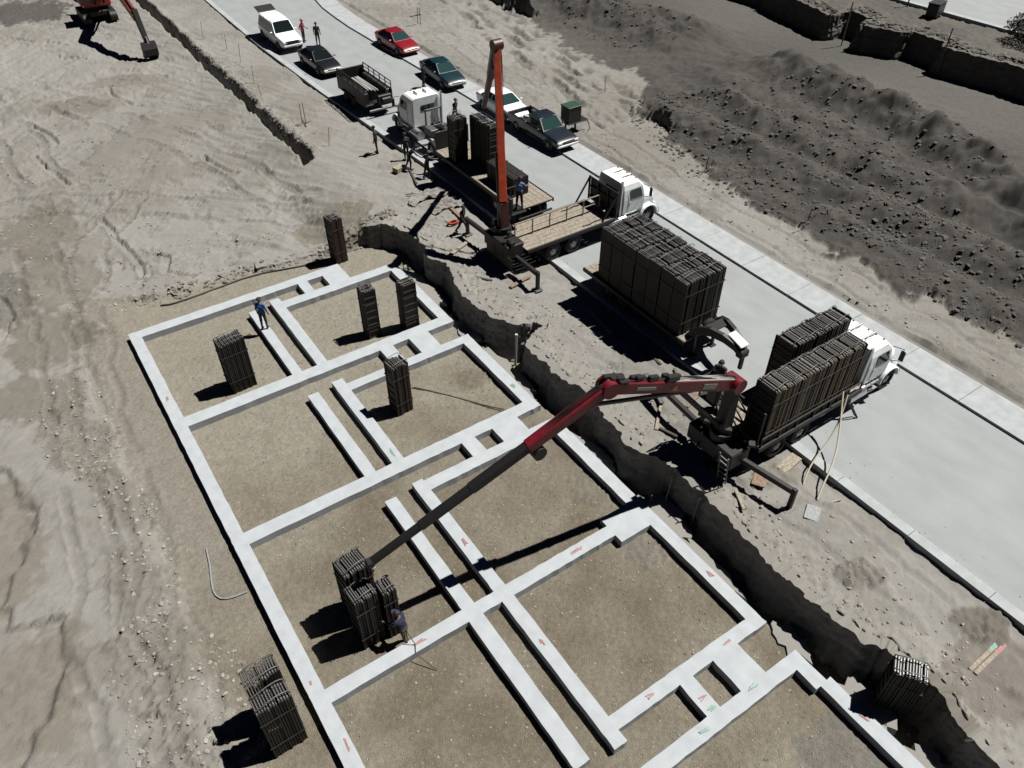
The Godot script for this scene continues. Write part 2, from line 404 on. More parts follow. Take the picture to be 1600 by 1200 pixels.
# small torn edges in the graded sand, as polylines with a bounding box
var CRACK := []
func crack(l: Array, h: float) -> void:
	var p := []
	var lo := Vector2(1e9, 1e9)
	var hi := -lo
	for q in l:
		var w := px(q[0], q[1], h)
		p.append([w.x, w.y])
		lo = lo.min(w)
		hi = hi.max(w)
	CRACK.append([p, lo - Vector2.ONE * 0.5, hi + Vector2.ONE * 0.5])
func terrain(x: float, z: float) -> float:
	var a := na.get_noise_2d(x, z)        # broad
	var b := nb.get_noise_2d(x, z)        # metres
	var c := nc.get_noise_2d(x, z)        # decimetres
	var e := nd.get_noise_2d(x, z)        # fine
	var y := 0.0
	zone = 0
	var g := ng.get_noise_2d(x, z)        # torn edges
	var an := 0.75 + 0.2 * sin(x * 0.15)
	var st := nf.get_noise_2d((x * cos(an) + z * sin(an)) * 0.30, (z * cos(an) - x * sin(an)) * 2.0)    # scraped streaks
	var light := Color(0.415, 0.402, 0.377)
	var sand := light.lerp(Color(0.325, 0.308, 0.278), clampf(0.36 + a * 0.9 + b * 0.22 + 0.55 * ss(0.02, 0.05, g) + 0.25 * ss(0.20, 0.26, st) - 0.3, 0, 1))
	tint = sand
	if x < 20.5:
		var wob := b * 0.24 + c * 0.10 + e * 0.04
		var level: float = lerpf(lerpf(0.27, 0.95, ss(-38.0, -60.0, z)), R - 0.12, ss(11.5, 16.0, x))
		var d: float = maxf(x - pts(BANK, z) - wob, pts(BACK, x) + wob * 1.3 - z)
		if z < -37.9: d = maxf(d, 0.4)
		var wide: float = lerpf(0.14 + absf(b) * 0.3, 3.0, ss(2.6, 0.0, x)) if x < 12.0 else 0.13 + absf(b) * 0.14
		var up := clampf(d / wide, 0.0, 1.0) if x > 2.6 else ss(0.0, wide, d)
		var left := ss(-0.4, -1.6, x + c * 0.3)
		var floor_y := c * 0.018 + e * 0.012 + b * 0.02
		var scarp := ss(0.01, 0.05, g) * 0.07 + ss(0.20, 0.23, g) * 0.05 - ss(-0.20, -0.23, g) * 0.05
		var dirt_y := b * 0.07 + c * 0.012 + e * 0.005 + a * 0.2 + scarp * 1.25 + ss(0.20, 0.25, st) * 0.06 - ss(-0.24, -0.29, st) * 0.05
		y = lerpf(floor_y, 0.12 + dirt_y * 0.6, left)
		y -= 0.6 * ss(14.98, 15.12, x + b * 0.12 + c * 0.06) * ss(-33.5, -32.5, z)
		# pit floor
		var gr := Color(0.48, 0.44, 0.36).lerp(Color(0.28, 0.235, 0.17), clampf(0.18 + a * 0.8 + b * 0.55 + ss(-26.0, -9.0, z) * 0.62, 0, 1))
		if x < 1.0: gr = gr.lerp(Color(0.42, 0.39, 0.335), ss(-14.0, -22.0, z) * 0.75)
		tint = gr.lerp(sand, maxf(left, up))
		zone = 1 if maxf(left, up) < 0.5 else 0
		if x < -3.0 and z > -31.0:
			var low := ss(0.0, 0.35, pts(LEFT, z) - x + b * 0.55 + g * 0.8 + c * 0.12)
			y -= low * (0.24 + b * 0.1)
			y += low * c * 0.05
		y = lerpf(y, level + dirt_y * lerpf(1.0, 0.55, ss(12.0, 16.0, x)), up)
		if x > 15.0 and up > 0.985:
			tint = sand
			# rougher, paler crumbling rim
			var rim := ss(1.9, 0.2, d)
			y += rim * (absf(c) * 0.16 + e * 0.05)
			tint = tint.lerp(Color(0.44, 0.42, 0.38), rim * 0.6)
			y -= 0.10 * ss(19.2, 20.4, x)
		# trench dug beside the road
		if z < -44.6 and x > 13.0 and x < 17.5:
			var off := absf(x - 15.0 - b * 0.25 - 0.1 * ss(-60.0, -80.0, z))
			var cut := ss(0.33, 0.23, off + c * 0.08) * ss(-44.7, -45.2, z)
			y -= cut * 0.9
			y += ss(0.35, 0.55, x - 15.0) * ss(1.3, 0.6, x - 15.0) * (0.16 + c * 0.16) * ss(-44.7, -46.0, z)
	elif x < 30.6:
		y = R - 0.14
	else:
		y = R - 0.04 + b * 0.05 + c * 0.02 + e * 0.012 + a * 0.05 + ss(0.05, 0.09, g) * 0.05 + ss(0.20, 0.25, st) * 0.05
		var s := pts(SOIL, z) + b * 1.1 + c * 0.45
		var dark := ss(-0.08, 0.14, x - s)
		var field := Color(0.20, 0.19, 0.172).lerp(Color(0.135, 0.125, 0.115), clampf(0.5 + a * 1.2 + c * 0.5, 0, 1))
		var black := Color(0.082, 0.076, 0.069).lerp(Color(0.13, 0.119, 0.107), clampf(0.5 + b * 1.1 + c * 0.7, 0, 1))
		if dark > 0.0:
			var rough := ss(-48.0, -40.0, z) * ss(54.0, 49.0, x + b)
			var mound := 0.0
			for r in RIDGE:
				var w: float = r[2]
				var q := seg_dist(x, z, r[0])
				if q < w * 1.7:
					var lift: float = float(r[1]) * (0.85 + 0.35 * b) * exp(-pow(q / w, 2.0) * 1.6)
					if q < w: lift += 0.0
					mound = maxf(mound, lift)
			var heap := maxf(rough, clampf(mound, 0, 1))
			y += dark * (mound + heap * (0.05 + b * 0.12 - nl.get_noise_2d(x, z) * 0.17 - nl.get_noise_2d(x * 2.3 + 30.0, z * 2.3) * 0.07))
			tint = sand.lerp(field.lerp(black, clampf(heap * 1.1, 0, 1)), dark)
			if dark > 0.5: zone = 2
		# ruts left by machines at the foot of the heap
		if z < -38.0 and z > -80.0 and x < 46.0:
			var rut := 0.0
			for k in 4:
				var path := 35.4 + k * 1.35 + (z + 50.0) * -0.16 + b * 0.7
				var o := absf(x - path)
				if o < 0.6: rut = maxf(rut, ss(0.42, 0.26, o) * (0.5 + 0.5 * sin(z * 0.7 + k * 2.0 + b * 4.0)))
			y -= rut * 0.26
			y += c * 0.05
			tint = tint.lerp(Color(0.20, 0.185, 0.16), rut * 0.7)
		if x > 55.0:
			var s2 := pts(BANK2, z) + c * 0.12
			var up2 := ss(0.0, 0.35, x - s2)
			y = lerpf(y * 0.5 + 0.6, R + 1.8 + c * 0.12 + b * 0.1, up2)
			tint = tint.lerp(Color(0.22, 0.205, 0.18).lerp(field, clampf(0.5 + b, 0, 1)), up2)
			zone = 2
	if x < 15.0 and z < -36.0:
		for k in CRACK:
			if x < k[1].x or z < k[1].y or x > k[2].x or z > k[2].y: continue
			var q := seg_dist(x + b * 0.25, z + c * 0.25, k[0])
			if q < 0.4:
				y -= 0.17 * ss(0.20, 0.09, q + c * 0.06)
				y += 0.06 * ss(0.4, 0.22, q) * ss(0.1, 0.2, q)
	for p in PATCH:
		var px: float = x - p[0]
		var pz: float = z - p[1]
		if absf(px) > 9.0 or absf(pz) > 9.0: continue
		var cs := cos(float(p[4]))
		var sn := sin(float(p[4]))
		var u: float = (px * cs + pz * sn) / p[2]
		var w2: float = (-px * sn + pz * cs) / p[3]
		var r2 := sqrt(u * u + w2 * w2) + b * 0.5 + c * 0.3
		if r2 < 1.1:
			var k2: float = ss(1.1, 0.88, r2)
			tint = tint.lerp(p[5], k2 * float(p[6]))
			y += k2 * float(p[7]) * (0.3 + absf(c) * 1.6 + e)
	tint = tint * (1.0 + (e * 0.16 + c * 0.12) * (0.4 if zone == 0 else 1.0)) * DULL * 0.9
	tint.a = 1.0
	return y
func lines(list: Array) -> PackedFloat32Array:
	# list of [from, to, step]
	var r := PackedFloat32Array()
	for q in list:
		var k := int(round((float(q[1]) - float(q[0])) / float(q[2])))
		for i in k: r.append(lerpf(q[0], q[1], float(i) / k))
	r.append(list[list.size() - 1][1])
	return r
var gx: PackedFloat32Array
var gz: PackedFloat32Array
var gh: PackedFloat32Array
func ground_y(x: float, z: float) -> float:
	var i: int = clampi(gx.bsearch(x) - 1, 0, gx.size() - 2)
	var j: int = clampi(gz.bsearch(z) - 1, 0, gz.size() - 2)
	var u: float = clampf((x - gx[i]) / (gx[i + 1] - gx[i]), 0, 1)
	var w: float = clampf((z - gz[j]) / (gz[j + 1] - gz[j]), 0, 1)
	var k := gx.size()
	return lerpf(lerpf(gh[j * k + i], gh[j * k + i + 1], u), lerpf(gh[(j + 1) * k + i], gh[(j + 1) * k + i + 1], u), w)
func track(path: Array, gauge: float, wide: float, deep: float) -> void:
	# presses two treaded wheel tracks into the height grid along a path of [x, z]
	var k := gx.size()
	for i in path.size() - 1:
		var a := Vector2(path[i][0], path[i][1])
		var b := Vector2(path[i + 1][0], path[i + 1][1])
		var n := int(a.distance_to(b) / 0.06)
		var d := (b - a).normalized()
		var s := Vector2(-d.y, d.x)
		for q in n:
			var m := a.lerp(b, float(q) / n)
			m += s * (nb.get_noise_2d(m.x * 0.7, m.y * 0.7) * 0.5)
			var strong: float = clampf(0.6 + nb.get_noise_2d(m.x + 50.0, m.y) * 1.4, 0.0, 1.0)
			for o in [-0.5, 0.5]:
				for w in range(-3, 4):
					var t: Vector2 = m + s * (gauge * o + wide * w / 6.0)
					var ix := gx.bsearch(t.x)
					var iz := gz.bsearch(t.y)
					if ix <= 0 or iz <= 0 or ix >= k or iz >= gz.size(): continue
					var id := iz * k + ix
					if stamp.has(id): continue
					var lug := 0.5 + 0.5 * sin(q * 0.06 * TAU / 0.42)
					stamp[id] = (-deep * (0.45 + 0.55 * lug) if absi(w) < 3 else deep * 0.6) * strong
func make_ground() -> void:
	na = noise(21, 0.035, 2)
	nb = noise(22, 0.30, 3)
	nc = noise(23, 1.4, 3)
	nd = noise(24, 5.0, 2)
	ne = noise(25, 0.9, 2)
	ng = noise(26, 0.16, 4)
	nf = noise(27, 0.55, 3)
	nl = noise(29, 0.75, 1, FastNoiseLite.TYPE_CELLULAR)
	ng.domain_warp_enabled = true
	ng.domain_warp_amplitude = 4.0
	ng.domain_warp_frequency = 0.15
	gx = lines([[-220, -60, 16], [-60, -24, 3], [-24, -13, 0.5], [-13, 20.4, 0.115], [20.4, 30.4, 0.6], [30.4, 38, 0.13], [38, 66, 0.19], [66, 90, 0.6], [90, 130, 4], [130, 330, 20]])
	gz = lines([[-330, -130, 20], [-130, -95, 3], [-95, -62, 0.34], [-62, -45, 0.19], [-45, 2.6, 0.125], [2.6, 12, 0.7], [12, 40, 4], [40, 160, 20]])
	var w := gx.size()
	var h := gz.size()
	gh.resize(w * h)
	var cols := PackedColorArray()
	cols.resize(w * h)
	var zn := PackedByteArray()
	zn.resize(w * h)
	for j in h:
		for i in w:
			gh[j * w + i] = terrain(gx[i], gz[j])
			cols[j * w + i] = tint
			zn[j * w + i] = zone
	track([[-3.6, -10.0], [-3.4, -18.6], [-2.5, -24.3], [-1.9, -32.6], [-1.5, -40.0], [-1.2, -45.0]], 1.9, 0.46, 0.085)
	track([[-2.2, -12.0], [-2.0, -19.0], [-1.5, -25.0], [-0.9, -31.0], [-0.2, -38.0], [1.5, -44.0], [5.0, -48.0]], 1.7, 0.40, 0.075)
	track([[-6.0, -52.0], [-1.0, -50.0], [4.0, -47.5], [9.0, -43.5], [13.0, -40.0]], 2.0, 0.5, 0.08)
	track([[2.0, -70.0], [5.0, -62.0], [8.0, -55.0], [11.0, -48.0], [12.0, -42.0]], 2.2, 0.6, 0.09)
	track([[-2.0, -72.0], [0.0, -64.0], [0.5, -56.0], [1.5, -48.0]], 2.2, 0.6, 0.12)
	track([[31.4, -2.0], [31.6, -15.0], [31.5, -26.0], [31.9, -36.0], [32.6, -48.0], [33.5, -60.0]], 1.6, 0.4, 0.07)
	track([[18.9, 1.0], [18.7, -8.0], [18.6, -16.0], [18.8, -22.0]], 1.7, 0.4, 0.05)
	for id in stamp:
		gh[id] += stamp[id]
		cols[id] = cols[id] * (0.84 if stamp[id] < 0.0 else 1.05)
	var nrm := PackedVector3Array()
	nrm.resize(w * h)
	for j in h:
		for i in w:
			var i0 := maxi(i - 1, 0)
			var i1 := mini(i + 1, w - 1)
			var j0 := maxi(j - 1, 0)
			var j1 := mini(j + 1, h - 1)
			nrm[j * w + i] = Vector3(-(gh[j * w + i1] - gh[j * w + i0]) / (gx[i1] - gx[i0]), 1.0, -(gh[j1 * w + i] - gh[j0 * w + i]) / (gz[j1] - gz[j0])).normalized()
	var vs := PackedVector3Array()
	vs.resize(w * h)
	for j in h:
		for i in w: vs[j * w + i] = Vector3(gx[i], gh[j * w + i], gz[j])
	var ia := PackedInt32Array()
	var ib := PackedInt32Array()
	var ic := PackedInt32Array()
	for j in h - 1:
		for i in w - 1:
			var a := j * w + i
			var q := PackedInt32Array([a, a + 1, a + w, a + 1, a + w + 1, a + w])
			match zn[a]:
				0: ia.append_array(q)
				1: ib.append_array(q)
				_: ic.append_array(q)
	var idx := [ia, ib, ic]
	var m := ArrayMesh.new()
	var names := ["sand_ground", "gravel_ground", "soil_ground"]
	for s in 3:
		# keep only the vertices this surface uses
		var re := {}
		var v2 := PackedVector3Array()
		var n2 := PackedVector3Array()
		var c2 := PackedColorArray()
		var t2 := PackedInt32Array()
		for q in idx[s]:
			if not re.has(q):
				re[q] = v2.size()
				v2.append(vs[q]); n2.append(nrm[q]); c2.append(cols[q])
			t2.append(re[q])
		var arr := []
		arr.resize(Mesh.ARRAY_MAX)
		arr[Mesh.ARRAY_VERTEX] = v2
		arr[Mesh.ARRAY_NORMAL] = n2
		arr[Mesh.ARRAY_COLOR] = c2
		arr[Mesh.ARRAY_INDEX] = t2
		m.add_surface_from_arrays(Mesh.PRIMITIVE_TRIANGLES, arr)
		m.surface_set_material(s, mats[names[s]])
	var o := part("ground", m, self)
	o.set_meta("kind", "structure")
	tag(o, "pale sandy earth of the building site with dark dug soil beyond the road", "ground", "", "structure")

func cliff(called: String, label: String, path: Array, depth: float) -> void:
	# broken face of a cut bank: facets pushed out of the height sheet by lumps in three dimensions
	var lump := noise(28, 2.2, 2, FastNoiseLite.TYPE_CELLULAR)
	var way := []
	for i in path.size() - 1:
		var a := Vector2(path[i][0], path[i][1])
		var e := Vector2(path[i + 1][0], path[i + 1][1])
		var n := maxi(1, int(a.distance_to(e) / 0.085))
		for k in n: way.append(a.lerp(e, float(k) / n))
	var b := MB.new()
	var rows := 15
	var last := []
	var last_col := Color.WHITE
	for i in range(4, way.size() - 4):
		var p: Vector2 = way[i]
		var d: Vector2 = (way[i + 4] - way[i - 4]).normalized()
		var o := Vector2(-d.y, d.x)
		var top := ground_y(p.x - o.x * depth, p.y - o.y * depth)
		var bot := ground_y(p.x + o.x * depth, p.y + o.y * depth)
		var s := -depth
		while s < depth and ground_y(p.x + o.x * s, p.y + o.y * s) > lerpf(bot, top, 0.5): s += 0.04
		var col := []
		for r in rows + 1:
			var t := float(r) / rows
			var y := lerpf(bot - 0.08, top + 0.01, t)
			var bulge := 0.34 * (0.5 + 0.5 * nc.get_noise_3d(p.x * 0.7, y * 1.1, p.y * 0.7)) * (1.0 - 0.45 * t) - 0.16 * lump.get_noise_3d(p.x * 1.6, y * 2.2, p.y * 1.6) - 0.08
			var q := p + o * (s + 0.10 + bulge + 0.16 * (1.0 - t) * (1.0 - t))
			col.append(Vector3(q.x, y, q.y))
		var back := p + o * (s - 0.34)
		col.append(Vector3(back.x, ground_y(back.x, back.y) + 0.006, back.y))
		terrain(p.x - o.x * depth * 1.3, p.y - o.y * depth * 1.3)
		b.col = tint
		if not last.is_empty():
			for r in rows + 1: b.quad(last[r], col[r], col[r + 1], last[r + 1], Vector3(o.x, 0.4, o.y))
		last = col
	var f := single(called, b, mats.clods, label, "bank")
	f.set_meta("kind", "structure")

# ------------------------------------------------------------------ road and footings
func make_road() -> void:
	var b := MB.new()
	var step := 1.5
	var z := -330.0
	while z < 60.0:
		var n0 := pts(NEAR, z) + 0.42
		var n1 := pts(NEAR, z + step) + 0.42
		var f0 := pts(FAR, z)
		var f1 := pts(FAR, z + step)
		b.quad(Vector3(n0, R, z), Vector3(f0, R, z), Vector3(f1, R, z + step), Vector3(n1, R, z + step), Vector3.UP)
		z += step
	var road := single("road", b, mats.road, "wide pale concrete road beside the footings", "road")
	road.set_meta("kind", "structure")
	# kerb stones on the pit side and paving slabs on the far side, each cast piece on its own
	var kerb := Node3D.new()
	kerb.name = "kerb"
	add_child(kerb)
	kerb.set_meta("kind", "structure")
	tag(kerb, "low pale concrete kerb along the dirt strip", "kerb", "", "structure")
	var walk := Node3D.new()
	walk.name = "pavement"
	add_child(walk)
	tag(walk, "pale concrete pavement slabs on the far side of the road", "pavement", "", "structure")
	z = -126.0
	while z < 6.0:
		var k := MB.new()
		var e := 3.0 - 0.02
		var x0 := pts(NEAR, z)
		var x1 := pts(NEAR, z + e)
		slab(k, [x0, x0 + 0.42, x1, x1 + 0.42], z, z + e, R - 0.3, R + 0.03)
		put("kerb_stone", k, mats.walk, kerb)
		var s := MB.new()
		x0 = pts(FAR, z) + 0.012
		x1 = pts(FAR, z + e) + 0.012
		var wide := 1.72
		slab(s, [x0, x0 + wide, x1, x1 + wide], z, z + e, R - 0.2, R + 0.11 + rng.randf() * 0.012)
		put("slab", s, mats.walk, walk)
		z += 3.0
	# the second road at the top of the far bank
	var b2 := MB.new()
	for i in 60:
		var za := -150.0 + i * 3.5
		var zb := za + 3.5
		b2.quad(Vector3(67.6 + 0.03 * (za + 35.0), R + 1.93, za), Vector3(76.5, R + 1.93, za), Vector3(76.5, R + 1.93, zb), Vector3(67.6 + 0.03 * (zb + 35.0), R + 1.93, zb), Vector3.UP)
	var r2 := single("road", b2, mats.road, "distant pale concrete road above the far cut bank", "road")
	r2.set_meta("kind", "structure")
	var k2 := MB.new()
	for i in 60:
		var za := -150.0 + i * 3.5
		slab(k2, [67.1 + 0.03 * (za + 35.0), 67.58 + 0.03 * (za + 35.0), 67.1 + 0.03 * (za + 38.5), 67.58 + 0.03 * (za + 38.5)], za, za + 3.48, R + 1.7, R + 2.02)
		slab(k2, [76.52, 78.2, 76.52, 78.2], za, za + 3.48, R + 1.7, R + 2.05)
	var kk := single("kerb", k2, mats.walk, "kerb edging the distant road above the cut bank", "kerb")
	kk.set_meta("kind", "structure")
func slab(b: MB, x: Array, z0: float, z1: float, y0: float, y1: float) -> void:
	var p := [Vector3(x[0], y1, z0), Vector3(x[1], y1, z0), Vector3(x[3], y1, z1), Vector3(x[2], y1, z1)]
	var mid: Vector3 = (p[0] + p[2]) * 0.5
	b.quad(p[0], p[1], p[2], p[3], Vector3.UP)
	for i in 4:
		var q: Vector3 = p[i]
		var r: Vector3 = p[(i + 1) % 4]
		b.quad(q, r, Vector3(r.x, y0, r.z), Vector3(q.x, y0, q.z), (q + r) * 0.5 - mid)

const FT := 0.33
# strips of the footing: x0, x1, z0, z1
var STRIPS := [
	[1.2, 1.7, -34.6, 4.0],
	[1.2, 12.1, -34.6, -34.0], [9.58, 10.1, -34.2, -32.8], [10.95, 12.1, -34.6, -32.8], [7.8, 14.67, -33.0, -32.4], [7.8, 8.3, -33.4, -27.2], [6.6, 7.05, -33.05, -27.2], [14.17, 14.67, -33.0, -26.75],
	[1.5, 14.67, -27.4, -26.75], [10.67, 11.33, -27.0, -25.3], [12.2, 13.22, -27.0, -25.3], [7.83, 14.7, -25.5, -25.0], [7.83, 8.35, -25.95, -19.9], [6.6, 7.1, -25.7, -19.9], [14.17, 14.7, -25.5, -19.5],
	[1.5, 14.6, -20.1, -19.5], [10.7, 11.35, -19.7, -18.4], [12.2, 13.45, -19.7, -18.4], [7.95, 14.82, -18.6, -18.05], [7.95, 8.43, -18.72, -12.7], [6.67, 7.15, -18.5, -12.7], [14.25, 14.8, -18.6, -13.0],
	[1.5, 14.82, -12.87, -12.37], [12.95, 14.82, -13.25, -12.0], [6.65, 7.2, -12.5, -6.6], [7.97, 8.45, -12.5, -6.4], [14.33, 14.82, -12.9, -6.8],
	[8.2, 14.82, -7.28, -6.8], [10.92, 11.46, -7.0, -5.4], [12.36, 13.44, -7.0, -5.4], [1.5, 14.84, -5.6, -5.1], [14.33, 14.84, -5.6, -4.33], [14.52, 15.04, -4.35, 4.0]]
func in_footing(x: float, z: float, grow := 0.0) -> bool:
	for s in STRIPS:
		if x > s[0] - grow and x < s[1] + grow and z > s[2] - grow and z < s[3] + grow: return true
	return false
func cuts(a: Array, most: float) -> Array:
	a.sort()
	var r := []
	for q in a:
		if r.is_empty() or q - r[r.size() - 1] > 0.004:
			if not r.is_empty():
				var g: float = q - r[r.size() - 1]
				var k := int(ceil(g / most))
				var s: float = r[r.size() - 1]
				for i in range(1, k): r.append(s + g * i / k)
			r.append(q)
	return r
func wobble(x: float, y: float, z: float) -> Vector3:
	return Vector3(x + ne.get_noise_2d(x * 3.0, z * 3.0) * 0.022, y + ne.get_noise_2d(x * 2.0 + 90.0, z * 2.0) * 0.012, z + ne.get_noise_2d(x * 3.0 + 40.0, z * 3.0) * 0.022)
func make_footing() -> void:
	for s in STRIPS:
		for k in 4: s[k] = float(s[k]) * 0.9987
	var root := thing("concrete_footing", "pale grey strip footing of freshly poured concrete laid out in rooms on the pit floor", "footing")
	var ax := []
	var az := []
	for s in STRIPS:
		ax.append(s[0]); ax.append(s[1]); az.append(s[2]); az.append(s[3])
	ax = cuts(ax, 0.5)
	az = cuts(az, 0.5)
	var b := MB.new()
	var inside := {}
	for i in ax.size() - 1:
		for j in az.size() - 1:
			if in_footing((ax[i] + ax[i + 1]) * 0.5, (az[j] + az[j + 1]) * 0.5): inside[Vector2i(i, j)] = true
	for q in inside:
		var x0: float = ax[q.x]
		var x1: float = ax[q.x + 1]
		var z0: float = az[q.y]
		var z1: float = az[q.y + 1]
		b.quad(wobble(x0, FT, z0), wobble(x1, FT, z0), wobble(x1, FT, z1), wobble(x0, FT, z1), Vector3.UP)
		for e in [[-1, 0, x0, z0, x0, z1], [1, 0, x1, z0, x1, z1], [0, -1, x0, z0, x1, z0], [0, 1, x0, z1, x1, z1]]:
			if inside.has(Vector2i(q.x + e[0], q.y + e[1])): continue
			var p := wobble(e[2], FT, e[3])
			var r := wobble(e[4], FT, e[5])
			b.quad(p, r, Vector3(r.x, -0.75, r.z), Vector3(p.x, -0.75, p.z), Vector3(e[0], 0, e[1]))
	put("poured_concrete", b, mats.footing, root)
	# sprayed setting-out marks
	for q in [[1.45, -28.9, 0.28, 0], [4.9, -12.62, 0.5, 0], [8.2, -10.4, 0.25, 0], [1.42, -13.3, 0.2, 0], [1.52, -10.9, 0.5, 0], [9.9, -7.05, 0.3, 0], [8.2, -15.2, 0.4, 0], [11.3, -12.6, 0.7, 0], [14.6, -9.2, 0.3, 0], [14.8, -2.9, 0.35, 0], [11.2, -6.1, 0.3, 0], [14.4, -21.2, 0.3, 1], [11.2, -5.7, 0.3, 1], [12.75, -5.5, 0.4, 1], [10.5, -5.35, 0.35, 1], [8.1, -20.6, 0.5, 1], [13.2, -7.0, 0.3, 0]]:
		var m := MB.new()
		for k in 4:
			var a := rng.randf_range(-0.25, 0.25) + (0.0 if absf(float(q[0]) - 1.45) > 0.2 and not (float(q[0]) > 14.0 or absf(float(q[0]) - 8.2) < 0.2) else PI * 0.5)
			var c := Vector3(float(q[0]) + rng.randf_range(-0.05, 0.05), 0, float(q[1]) + rng.randf_range(-0.05, 0.05))
			var l: float = float(q[2]) * rng.randf_range(0.5, 1.0)
			c.y = FT + 0.012 + k * 0.003
			m.box(c, Vector3(l, 0.002, 0.035), Basis(Vector3.UP, a))
		var o := put("spray_mark", m, mats.spray_red if q[3] == 0 else mats.spray_green, root)
		o.set_meta("label", "faded red sprayed mark" if q[3] == 0 else "faded green sprayed mark")
	# slopped concrete along the outer wall
	for q in [[14.9, -30.5, 0.5, 2.6], [15.0, -26.0, 0.45, 1.0], [14.95, -22.4, 0.35, 2.0], [15.0, -16.2, 0.35, 1.3], [15.15, -12.1, 0.75, 1.1], [15.0, -9.6, 0.3, 1.6], [15.1, -5.9, 0.4, 0.7], [15.35, -3.2, 0.6, 1.0], [15.3, -1.0, 0.5, 0.6]]:
		var out := []
		for k in 22:
			var t := TAU * k / 22.0
			var rr := 1.0 + ne.get_noise_2d(cos(t) * 2.0 + float(q[1]), sin(t) * 2.0) * 0.55
			out.append(Vector2(float(q[0]) + cos(t) * float(q[2]) * rr, float(q[1]) + sin(t) * float(q[3]) * rr))
		var m := MB.new()
		m.prism(out, -0.8, 0.07 + rng.randf() * 0.05)
		put("slopped_concrete", m, mats.spill, root)

# ------------------------------------------------------------------ loose earth
func clod_mesh(sd: int) -> ArrayMesh:
	var b := MB.new()
	var k := RandomNumberGenerator.new()
	k.seed = sd
	var rings := []
	for i in 4:
		var t := PI * (i + 0.5) / 4.0
		var r := []
		for j in 6:
			var u := TAU * j / 6.0 + i * 0.4
			var m := 1.0 + k.randf_range(-0.28, 0.28)
			r.append(Vector3(cos(u) * sin(t) * m, -cos(t) * 0.7 * m, sin(u) * sin(t) * m))
		rings.append(r)
	b.loft(rings, true, false)
	return b.mesh(mats.clods)
func chunks(called: String, label: String, edge: Array, z0: float, z1: float, off0: float, off1: float, count: int, low: float, high: float, col: Color, vary: float) -> void:
	# broken lumps lodged in the face and along the rim of a cut bank
	var list := []
	for i in count:
		var z := rng.randf_range(z0, z1)
		var x := pts(edge, z) + nb.get_noise_2d(pts(edge, z), z) * 0.24 + rng.randf_range(off0, off1)
		if in_footing(x, z, 0.1): continue
		list.append([x, ground_y(x, z), z, lerpf(low, high, pow(rng.randf(), 3.0))])
	lay(called, label, list, col, vary)
func lay(called: String, label: String, list: Array, col: Color, vary: float) -> void:
	var mm := MultiMesh.new()
	mm.transform_format = MultiMesh.TRANSFORM_3D
	mm.use_colors = true
	mm.mesh = clod_mesh(called.hash() % 1000)
	mm.instance_count = list.size()
	for i in list.size():
		var q: Array = list[i]
		var ba := Basis.from_euler(Vector3(rng.randf() * 0.6, rng.randf() * TAU, rng.randf() * 0.6)).scaled(Vector3(q[3], q[3] * rng.randf_range(0.5, 0.85), q[3] * rng.randf_range(0.7, 1.2)))
		mm.set_instance_transform(i, Transform3D(ba, Vector3(q[0], q[1] + q[3] * 0.15, q[2])))
		var k := 1.0 + rng.randf_range(-vary, vary)
		k *= DULL
		mm.set_instance_color(i, Color(col.r * k, col.g * k, col.b * k))
	var o := MultiMeshInstance3D.new()
	o.name = numbered(called)
	o.multimesh = mm
	add_child(o)
	tag(o, label, "earth", "", "stuff")
func scatter(called: String, label: String, spots: Array, low: float, high: float, col: Color, vary: float) -> void:
	# spots: [x, z, radius x, radius z, count]
	var list := []
	for s in spots:
		for i in int(s[4]):
			var a := rng.randf() * TAU
			var r := sqrt(rng.randf())
			var x: float = s[0] + cos(a) * r * s[2]
			var z: float = s[1] + sin(a) * r * s[3]
			if in_footing(x, z, 0.12) or (x > 20.2 and x < 30.3): continue
			var sz: float = lerpf(low, high, pow(rng.randf(), 4.0))
			list.append([x, ground_y(x, z), z, sz])
	lay(called, label, list, col, vary)

# ------------------------------------------------------------------ stacks of wall forms
var panel_mesh := {}
func form_panel(kind: String, wide: float, high: float) -> ArrayMesh:
	var key := "%s%.2f%.2f" % [kind, wide, high]
	if panel_mesh.has(key): return panel_mesh[key]
	var t := 0.058
	var s := MB.new()
	for q in [-1.0, 1.0]:
		s.box(Vector3(0, high * 0.5, q * (wide * 0.5 - 0.02)), Vector3(t, high, 0.04))
	for q in [0.02, high - 0.02]: s.box(Vector3(0, q, 0), Vector3(t, 0.04, wide - 0.08))
	for i in 6: s.box(Vector3(0.004, high * (i + 1) / 7.0, 0), Vector3(t - 0.008, 0.05, wide - 0.08))
	var f := MB.new()
	f.box(Vector3(-t * 0.5 + 0.012, high * 0.5, 0), Vector3(0.018, high - 0.08, wide - 0.08))
	var w := MB.new()
	for q in [-0.36, 0.36]: w.box(Vector3(0, high + 0.015, q * wide), Vector3(t * 0.75, 0.03, wide * 0.16), Basis(), 0.005)
	w.box(Vector3(0.0, high + 0.012, 0), Vector3(0.022, 0.025, wide * 0.5))
	var m := s.mesh(mats["form_steel" + kind])
	f.mesh(mats["form_face" + kind], m)
	w.mesh(mats.worn_steel, m)
	panel_mesh[key] = m
	return m
